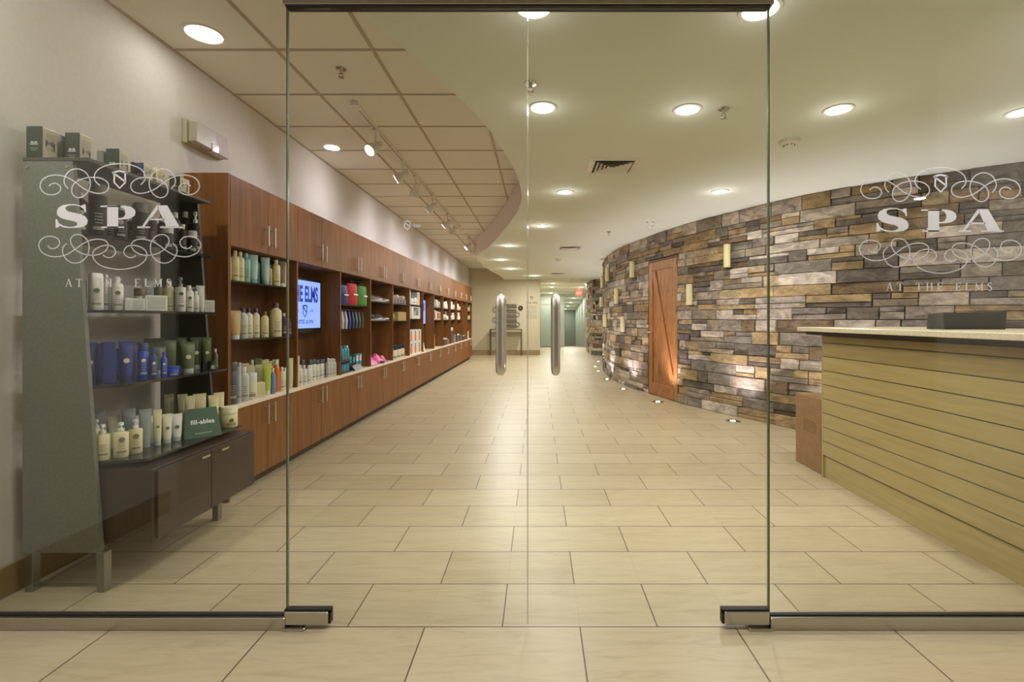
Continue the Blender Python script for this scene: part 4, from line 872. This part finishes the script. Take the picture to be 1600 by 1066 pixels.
row('on worktop below the tall bottles', 'goods on the worktop in the tall bottles bay', ZC, its, 'bay0w')
its = [('tube',464,557,-2.08,.022,'cream','ivory',None,'tall cream tube past the divider','tube')]
for px in (468,475,482): its.append(('bottle',px,571,-2.08,.024,'white','white',None,'short white bottle','bottle'))
for px in (473,484,489.5,495,501,507.5): its.append(('tall_cap',px,562-.3*(px>490)*1,-2.13,.024,'white','grey',None,'tall white bottle with a grey band','bottle'))
for px in (513,517.5,522.5,527.5): its.append(('bottle',px,560,-2.1,.022,'mist','white',None,'pale tall bottle in the closing cluster','bottle'))
row('under the first television', 'white bottles under the first television', ZC, its, 'bay1')
def clump(name, lab, cat, grp, px0, px1, X, z, h, colr, n_=1): pass
# bags of bay 3
def bag(px0, px1, y0, X, z, col, lab):
    Ya, Yb = X*F/(px0-VX), X*F/(px1-VX); w2 = (Yb-Ya)/2; Y = (Ya+Yb)/2; h = H-(y0-VY)*Y/F-z
    t = thing('gift_bag', lab, 'bag', (X,Y,z+.0005), 0, 'coloured bags on the shelf beyond the television')
    b = MB(); n_ = 20
    def ell(a, b_, zz): return [(b_*math.cos(2*PI*k/n_)*(1+.05*math.sin(5*2*PI*k/n_)), a*math.sin(2*PI*k/n_), zz) for k in range(n_)]
    b.rings([ell(w2*.92,.05,0),ell(w2,.055,.01),ell(w2*.98,.05,h*.6),ell(w2*.97,.045,h*.9),ell(w2*.95,.038,h)]); b.build('bag_body', cm(col,.6), t, True)
    MB().box((.052,-w2*.5,h*.45),(.0565,w2*.5,h*.53),0,.001).build('white_logo', cm('white'), t)
    MB().tube([(.0,-w2*.3,h-.01),(.01,-w2*.25,h+.03),(.01,w2*.25,h+.03),(0,w2*.3,h-.01)], .003, 6).build('handle', cm(col,.6), t, True)
Z3 = 1.37
def P3(a, b): return VX-2.10*F/a, VX-2.10*F/b
bag(*P3(5.05,5.26),446,-2.10,Z3+.0005,'navy','navy blue bag with a white logo behind the divider'); bag(*P3(5.29,5.55),444,-2.10,Z3+.0005,'red','bright red bag with a white logo'); bag(*P3(5.60,5.85),448,-2.10,Z3+.0005,'grass','bright green bag with a white logo')
for k, (px, c, lb) in enumerate(((534.5,'mist','pale see-through'),(538.5,'silver','silver see-through'),(543.5,'silver','silver see-through'),(548.5,'navy','navy'),(553.5,'navy','navy'),(558.5,'green','dark green'),(563,'grey','dark grey'),(568,'grey','dark grey'))):
    X = XB+.16; Y = 5.09+.098*k
    t = thing('hanging_pouch', '%s zip pouch hung from the rail, %s from the first television' % (lb, ORD[k]), 'pouch', (X,Y,1.315), 0, 'pouches hanging under the coloured bags')
    MB().rings([[(.06,-.012,-.02),(.06,.012,-.02),(-.06,.012,-.02),(-.06,-.012,-.02)],[(.075,-.022,-.12),(.075,.022,-.12),(-.075,.022,-.12),(-.075,-.022,-.12)],[(.07,-.016,-.21),(.07,.016,-.21),(-.07,.016,-.21),(-.07,-.016,-.21)]]).build('pouch_body', cm(c,.3), t)
    MB().tube([(0,0,-.022),(.012,0,-.008),(.012,0,.006),(0,0,.012),(-.012,0,.006)], .002, 6).build('hook', M_steel, t)
# teal goods on worktop, bay 3
t = thing('counter_rack', 'dark two-tier wire rack holding teal bottles', 'rack', (-2.13,5.13,ZC)); 
MB().box((-.07,-.06,.003),(.07,.24,.012),0,.002).box((-.07,-.06,.118),(.07,.24,.128),0,.002).build('tier', M_black, t)
for a in (-.065,.065):
    for b_ in (-.055,.235): MB().tube([(a,b_,.0),(a,b_,.19)], .004, 6).build('post', M_black, t)
for k, (px, yt) in enumerate(((535,540),(542,539),(547,537),(554,539))):
    X = -2.11; Y = X*F/(px-VX)*1.0; Y = min(max(Y, 5.1), 5.34); Y = 5.10+.075*k
    prod('bottle','teal bottle with pale cap on the rack, %s from the first television' % ORD[k],'bottle',(X,Y,ZC+.1285),.027,.16,'aqua','aqua' if k<3 else 'white',-.75,'teal bottles in the counter rack')
for k in range(3): prod('jar','squat teal tub on the lower tier of the rack, %s from the first television' % ORD[k],'jar',(-2.11,5.11+.09*k,ZC+.0125),.036,.085,'aqua','aqua',-.75,'teal tubs in the counter rack')
for k, (y, h, c1, c2) in enumerate(((5.47,.17,'dkgreen','aqua'),(5.57,.16,'black','aqua'),(5.67,.17,'aqua','white'),(5.77,.17,'aqua','white'))):
    prod('slab','%s standing carton with teal print beside the rack, %s towards the sneakers' % ('dark' if k<2 else 'teal', ORD[k]),'carton',(-2.14,y,ZC+.0005),.036,h,c1,c2,0,'teal cartons beside the counter rack')
t = thing('price_holder', 'black wedge sign holder on the worktop by the teal rack', 'sign holder', (-2.07,5.52,ZC))
MB().rings([[(-.03,-.12,0),(.03,-.12,0),(-.02,-.12,.06)],[(-.03,.14,0),(.03,.14,0),(-.02,.14,.06)]]).build('wedge', M_black, t)
# sneakers
def shoe(loc, rz, upper, accent, lab):
    t = thing('sneaker', lab, 'shoe', loc, rz, 'sneakers on display'); L_ = .27
    secs = [(0,.030,.035),(.03,.036,.03),(.08,.036,.022),(.14,.040,.014),(.2,.046,.014),(.245,.036,.02),(.27,.014,.03)]
    b = MB(); b.rings([[(x,-w_,z),(x,w_,z),(x,w_*1.02,z+.022),(x,-w_*1.02,z+.022)] for x,w_,z in [(x,w_,max(0,(.012 if x>.24 else .006 if x<.02 else 0))) for x,w_,_ in secs]]); b.build('sole', cm('white'), t, True)
    def sec(x, w_, top, open_=0): return [(x,w_*math.cos(a),.02+(top-.02)*math.sin(a)) for a in [PI*k/10 for k in range(11)]]
    b = MB(); b.rings([sec(.004,.022,.085),sec(.03,.032,.095),(sec(.08,.034,.088)),sec(.12,.036,.078),sec(.17,.042,.058),sec(.22,.042,.045),sec(.25,.03,.036),sec(.266,.012,.028)]); b.build('upper', cm(upper,.7), t, True)
    b = MB()
    for k in range(4): x = .11+.02*k; b.tube([(x,-.022,.074-.007*k),(x+.004,0,.084-.007*k),(x,.022,.074-.007*k)], .003, 6)
    b.build('laces', cm(accent), t, True)
    MB().rings([[(.03+.05*math.cos(2*PI*k/12)*.6+.01,.024*math.sin(2*PI*k/12),.088) for k in range(12)],[(.03+.05*math.cos(2*PI*k/12)*.5+.01,.018*math.sin(2*PI*k/12),.094) for k in range(12)]]).build('collar', cm('black',.8), t, True)
for z, u, ac, nm in ((1.4405,'slate','pink','grey and pink sneaker on the upper shelf'),(1.1955,'black','white','black and white sneaker on the lower shelf')):
    shoe((-2.26,6.12,z), .35, u, ac, nm+', nearer the glass'); shoe((-2.26,6.4,z), .35, u, ac, nm+', nearer the corridor')
# towels
t = tag(MB().build('x', M_white) if False else thing('folded_towel','crumpled bright pink towel heap on the worktop below the sneakers','towel',(-2.15,6.3,ZC)), 'crumpled bright pink towel heap on the worktop below the sneakers', 'towel')
b = MB(); nx, ny = 16, 36; vs_ = []
for i in range(nx+1):
    for j in range(ny+1):
        u, v = i/nx*2-1, j/ny*2-1; env = max(0,(1-abs(u)**3))*max(0,(1-abs(v)**4)); hh = .004+env*(.085+.022*math.sin(9*v+3*u)+.018*math.sin(17*v-5*u+1)+.012*math.sin(23*u+7*v))
        vs_.append((u*.09, v*.36, max(.003,hh)))
b.add(vs_, [(i*(ny+1)+j,(i+1)*(ny+1)+j,(i+1)*(ny+1)+j+1,i*(ny+1)+j+1) for i in range(nx) for j in range(ny)])
b.add([(-.09,-.36,0),(.09,-.36,0),(.09,.36,0),(-.09,.36,0)], [(0,1,2,3)]); b.build('cloth', cm('pink',.9), t, True)
prod('jar','low brown tin beside the pink towel','tin',(-2.06,6.35,ZC+.0005),.04,.03,'brown','brown',0)
# bay 5
for k, px in enumerate((616.5,624,631)):
    X = -2.08; Y = 6.93+.2*k
    prod('jar','cream candle jar with black lid, %s of three from the towel' % ORD[k],'candle jar',(X,Y,ZC+.0005),.05,.21,'ivory','black',-.75,'candle jars on the worktop')
t = thing('carton','long tan carton on the middle shelf above the candle jars','carton',(-2.17,7.35,1.1905)); MB().box((-.09,-.2,0),(.1,.22,.13),0,.003).build('box_body', cm('kraft',.7), t); MB().box((.1,-.19,.10),(.101,.21,.104)).build('lid_seam', cm('brown'), t)
t = thing('gift_packet','green tissue packet at the end of the tan carton','packet',(-2.14,7.02,1.1905)); b = MB().lathe([(.05,0),(.065,.02),(.06,.06),(.04,.09),(.045,.11)],12,sy=1.2); b.v = [(x*(1+.1*math.sin(9*z*40+x*50)),y,z) for x,y,z in b.v]; b.build('packet_body', cm('grass',.8), t, True)
for k in range(5):
    h = (.2,.13,.14,.13,.14)[k]; t = thing('wire_caddy','silvery wrapped soap caddy, %s on the shelf over the tan carton' % ORD[k],'gift caddy',(-2.13,6.95+.15*k,1.4405),0,'soap caddies over the tan carton')
    MB().box((-.05,-.055,0),(.05,.055,h*.55),0,.006).build('basket', cm('slate'), t)
    MB().lathe([(.04,h*.55),(.05,h*.8),(.02,h)],10).build('wrapping', cm('kraft' if k%2 else 'mist',.3), t, True)
# bay 6: cartons
def wc(loc, w_, d_, h, lab, accent='orange', grp='orange and white cartons'):
    t = thing('carton', lab, 'carton', loc, 0, grp)
    MB().box((-d_/2,-w_/2,0),(d_/2,w_/2,h),0,.002).build('box_body', cm('white',.45), t)
    if accent == 'orange':
        MB().box((d_/2,-w_*.2,h*.08),(d_/2+.001,w_*.2,h*.62)).build('printed_panel', cm('orange'), t); MB().box((d_/2,-w_*.14,h*.62),(d_/2+.001,w_*.14,h*.92)).build('printed_bottle', cm('slate'), t)
    elif accent == 'photo': MB().box((d_/2,-w_*.3,h*.25),(d_/2+.001,w_*.38,h*.95)).build('photo_print', noisy('photo_print',[(.4,(40,40,44)),(.6,(170,170,176))],nscale=9), t)
    else: MB().box((d_/2,-w_*.3,h*.3),(d_/2+.001,w_*.3,h*.4)).build('print_band', cm('slate'), t)
for k in range(3):
    y = 7.86+.27*k
    wc((-2.15,y,ZC+.0005),.25,.17,.2,'orange and white carton at worktop level, %s towards the second television' % ORD[k])
    wc((-2.15,y,ZC+.202),.25,.17,.2,'orange and white carton stacked on another, %s towards the second television' % ORD[k])
wc((-2.15,8.17,1.2205),.56,.17,.2,'wide white carton with a black and white photo','photo'); wc((-2.15,7.79,1.2205),.1,.15,.21,'slim plain white carton beside the photo carton','band')
for k in range(4): wc((-2.15,7.80+.2*k,1.4555),.16,.14,(.22,.1,.12,.22)[k],'white carton on the top shelf over the photo carton, %s along' % ORD[k],('orange','band','band','orange')[k])
t = thing('table_card','small folded white card on the worktop below the second television','card',(-2.1,8.8,ZC)); b = MB(); b.add([(.03,-.05,0),(.03,.05,0),(0,.05,.16),(0,-.05,.16),(-.03,.05,0),(-.03,-.05,0)],[(0,1,2,3),(3,2,4,5)]); b.build('folded_sheet', cm('ivory'), t)
# far bays
t = thing('arch_frame','small pale arched picture frame standing on the worktop','frame',(-2.12,9.75,ZC)); arc = [(0,.13*math.cos(a)*-1,.14+.16*math.sin(a)) for a in [PI*k/12 for k in range(13)]]
MB().tube([(0,-.13,.012)]+arc+[(0,.13,.012),(0,-.13,.012)], .012, 8).build('frame', cm('kraft'), t, True); b = MB(); b.add([(-.004,y,z) for _,y,z in arc]+[(-.004,.13,.014),(-.004,-.13,.014)],[tuple(range(15))]); b.build('backing', cm('ivory'), t)
FB = {7:'bay with the arch frame',8:'fifth bay from far end',9:'fourth bay from far end',10:'third bay from far end',12:'last bay of the run'}
for i in (7,8,9,10,12):
    y0 = CY0+P*i
    for zi, z in enumerate((1.2,1.45)):
        n_ = 5 if i in (7,8,9) else 4
        for k in range(n_):
            y = y0+.12+k*.68/(n_-1); kd = ('bottle','jar','carton','tube','bottle')[(k+i+zi)%5]; hh = (.17,.09,.12,.15,.19)[(k*2+i+zi)%5]
            if i == 7 and zi == 0: kd = 'carton'; hh = .2-.01*k
            if i == 7 and zi == 1: kd = ('bottle','tube')[k%2]; hh = .2-.01*k
            cc = ('ivory','white','cream','white','mist')[(k+i)%5]
            prod(kd, '%s %s, %s on %s shelf, %s' % (cc.replace('mist','grey'), {'bottle':'bottle','jar':'jar','carton':'carton','tube':'tube'}[kd], ORD[k], ('middle','upper')[zi], FB[i]), {'bottle':'bottle','jar':'jar','carton':'carton','tube':'tube'}[kd], (-2.13,y,z+.0005), .034, hh, cc, ('white','slate','orange')[(k+i+zi)%3] if kd=='carton' else ('white','slate')[(k+i)%2], -.6, 'small goods in the far bays')
for k, (y, w_, h, c) in enumerate(((10.75,.3,.16,'plum'),(11.05,.16,.12,'slate'),(11.55,.25,.38,'plum'),(11.95,.28,.2,'slate'),(12.45,.35,.2,'plum'),(12.9,.3,.17,'grey'),(13.4,.35,.13,'black'),(14.2,.2,.22,'ivory'))):
    t = thing('gift_basket','%s lidded basket on the worktop of the far bays, %s from the arch frame' % ({'plum':'plum','slate':'grey','grey':'dark grey','black':'black','ivory':'ivory'}[c], ORD[k]),'basket',(-2.13,y,ZC+.0005),0,'baskets on the far worktop')
    MB().box((-.07,-w_/2,0),(.07,w_/2,h*.8),0,.008).build('basket_body', cm(c,.8), t); MB().box((-.073,-w_/2-.004,h*.8),(.073,w_/2+.004,h),0,.006).build('lid', cm('mist' if k%2==0 else c,.7), t)
# ------------------------------------------------------------------ reception desk
XD, YE = 2.18, 3.72
t = thing('reception_desk', 'pale maple reception desk with horizontal grooves and a stone counter', 'reception desk', (XD,YE,0))
yN = 2.0-YE
zs = [1.085,1.032,.926,.818,.711,.602,.494,.386,.278,.170]
b = MB()
for a_, c_ in zip(zs, zs[1:]): b.box((0,yN,c_+.003),(.02,-.022,a_-.003),0,.0015)
b.build('front_boards', M_maple, t)
MB().box((.006,yN,.165),(.022,-.022,1.085)).build('groove_backing', M_groove, t)
MB().box((.012,yN,.0),(.03,-.022,.166)).build('plinth', M_maple, t)
MB().box((.0,-.022,0),(.75,.0,1.09),0,.002).build('end_board', M_maple, t)
MB().box((.022,yN,.16),(.75,-.022,1.086)).build('carcass', M_maple, t)
MB().box((-.10,yN,1.092),(.78,.035,1.118)).build('under_strip', mat('dark_underlay',(54,44,38),.6), t)
MB().box((-.145,yN,1.118),(.82,.08,1.150),0,.003).build('counter_top', M_stonetop, t)
# terminal on counter
t = thing('card_terminal', 'black wedge-shaped device back resting on the reception counter', 'terminal', (2.56,2.90,1.1505), .0)
b = MB(); b.add([(-.165,-.05,0),(.19,-.05,0),(.19,.08,0),(-.165,.08,0),(-.19,-.07,.098),(.185,-.07,.104),(.18,.05,.1),(-.18,.05,.09)],[(3,2,1,0),(0,1,5,4),(1,2,6,5),(2,3,7,6),(3,0,4,7),(4,5,6,7)]); b.build('housing', mat('terminal_charcoal',(38,38,38),.45), t)
b = MB(); b.add([(.06,-.0515,0),(.195,-.052,0),(.183,-.0715,.102),(.14,-.0715,.102)],[(0,1,2,3)]); b.build('side_wedge', mat('terminal_dark',(28,28,28),.5), t)
text_mesh('DELL', .03, mat('terminal_logo',(22,22,22),.3), 'logo', t, T(-.02,-.0625,.042)@FACE_CAM@Matrix.Rotation(.2,4,'X'))
# cardboard box
t = thing('cardboard_box', 'tall brown cardboard box standing against the desk end', 'box', (2.37,3.93,0))
MB().box((-.17,-.17,0),(.2,.2,.585),0,.003).build('box_body', M_card, t)
b = MB()
for k in range(5): b.box((-.1715,-.1,.3+.02*k),(-.1705,.08,.306+.02*k))
b.build('printing', cm('brown'), t); MB().box((-.03,-.1715,.0),(.03,-.17,.1)).box((-.03,-.1715,.5),(.03,-.17,.585)).build('tape', mat('packing_tape',(160,120,82),.3), t)
# ------------------------------------------------------------------ back wall: console table, polish racks, dial, wall text
t = thing('console_table', 'slim dark metal console table against the beige wall', 'console table', (-1.08,YB-.28,0))
w_ = .53
MB().box((-w_,-.16,.86),(w_,.2,.885),0,.004).build('table_top', mat('table_bronze',(92,80,56),.5), t)
for x in (-w_,w_-.03):
    for y in (-.16,.17): MB().box((x,y,0),(x+.03,y+.03,.86),0,.003).build('leg', mat('table_bronze',(92,80,56),.5), t)
RX = -1.08
M_pol = [cm('plum'),cm('black'),cm('brown'),cm('slate'),cm('purple')]
for k in range(5):
    z = .97+.165*k
    t = thing('polish_rack', 'narrow grey wall ledge of nail polish, %s above the console table' % ORD[k], 'rack', (RX,YB-.002,z), 0, 'nail polish racks on the beige wall')
    MB().box((-.36,-.07,-.008),(.36,0,0),0,.002).box((-.36,-.07,0),(.36,-.066,.03)).build('ledge', mat('rack_grey',(120,108,92),.4), t)
    if k == 0:
        pb = MB().lathe([(.018,0),(.02,.004),(.02,.045),(.009,.053)],10).mesh('polish_body', M_pol[0], True); pc = MB().lathe([(.011,.054),(.010,.098)],10).mesh('polish_cap', M_black, True)
    for q in range(13):
        bt = thing('nail_polish_bottle', 'tiny dark nail polish bottle in the %s rack above the console table' % ORD[k], 'nail polish', (RX-.32+.0533*q,YB-.037,z+.0004), 0, 'nail polish on the %s rack' % ORD[k])
        link('polish_body', pb, bt); link('polish_cap', pc, bt)
    if k < 4:
        sd = 1 if k%2==0 else -1
        MB().tube([(sd*.36,-.035,-.0),(sd*.43,-.035,.02),(sd*.45,-.035,.08),(sd*.43,-.035,.125),(sd*.36,-.035,.14)], .01, 8).build('scroll', mat('rack_grey',(120,108,92),.4), t, True)
t = thing('wall_dial', 'round dark disc on the beige wall beside the polish racks', 'wall disc', (-.6,YB-.002,1.59))
MB().tube([(0,0,0),(0,-.02,0)], .085, 24).build('plate', M_black, t, True); MB().tube([(0,-.02,0),(0,-.026,0)], .03, 16).build('hub', cm('grey'), t)
# vinyl wall text
t = thing('wall_text', 'small printed service menu lettering on the beige wall', 'wall lettering', (-.225,YB-.001,0))
ink = mat('wall_ink',(96,92,92),.7)
text_mesh('THE SPA', .085, ink, 'heading', t, T(0,-.002,1.74)@FACE_CAM, offset=.002, space=1.3)
b = MB(); R = random.Random(3)
for k in range(15):
    if k in (4,9): continue
    z = 1.66-.031*k; x = -.18
    while x < .17:
        w_ = R.uniform(.02,.06); b.box((x,-.0015,z),(min(.18,x+w_),-.0005,z+.012)); x += w_+.012
    
b.build('paragraphs', mat('wall_ink_light',(140,134,130),.7), t)
m2 = strokes_mesh(shield(0,0,.0009,8)); m2.v = [(x,-.002,1.93+z) for x,_,z in m2.v]; m2.build('emblem', ink, t)
# any plain mesh left without a label is a part; nothing else to do
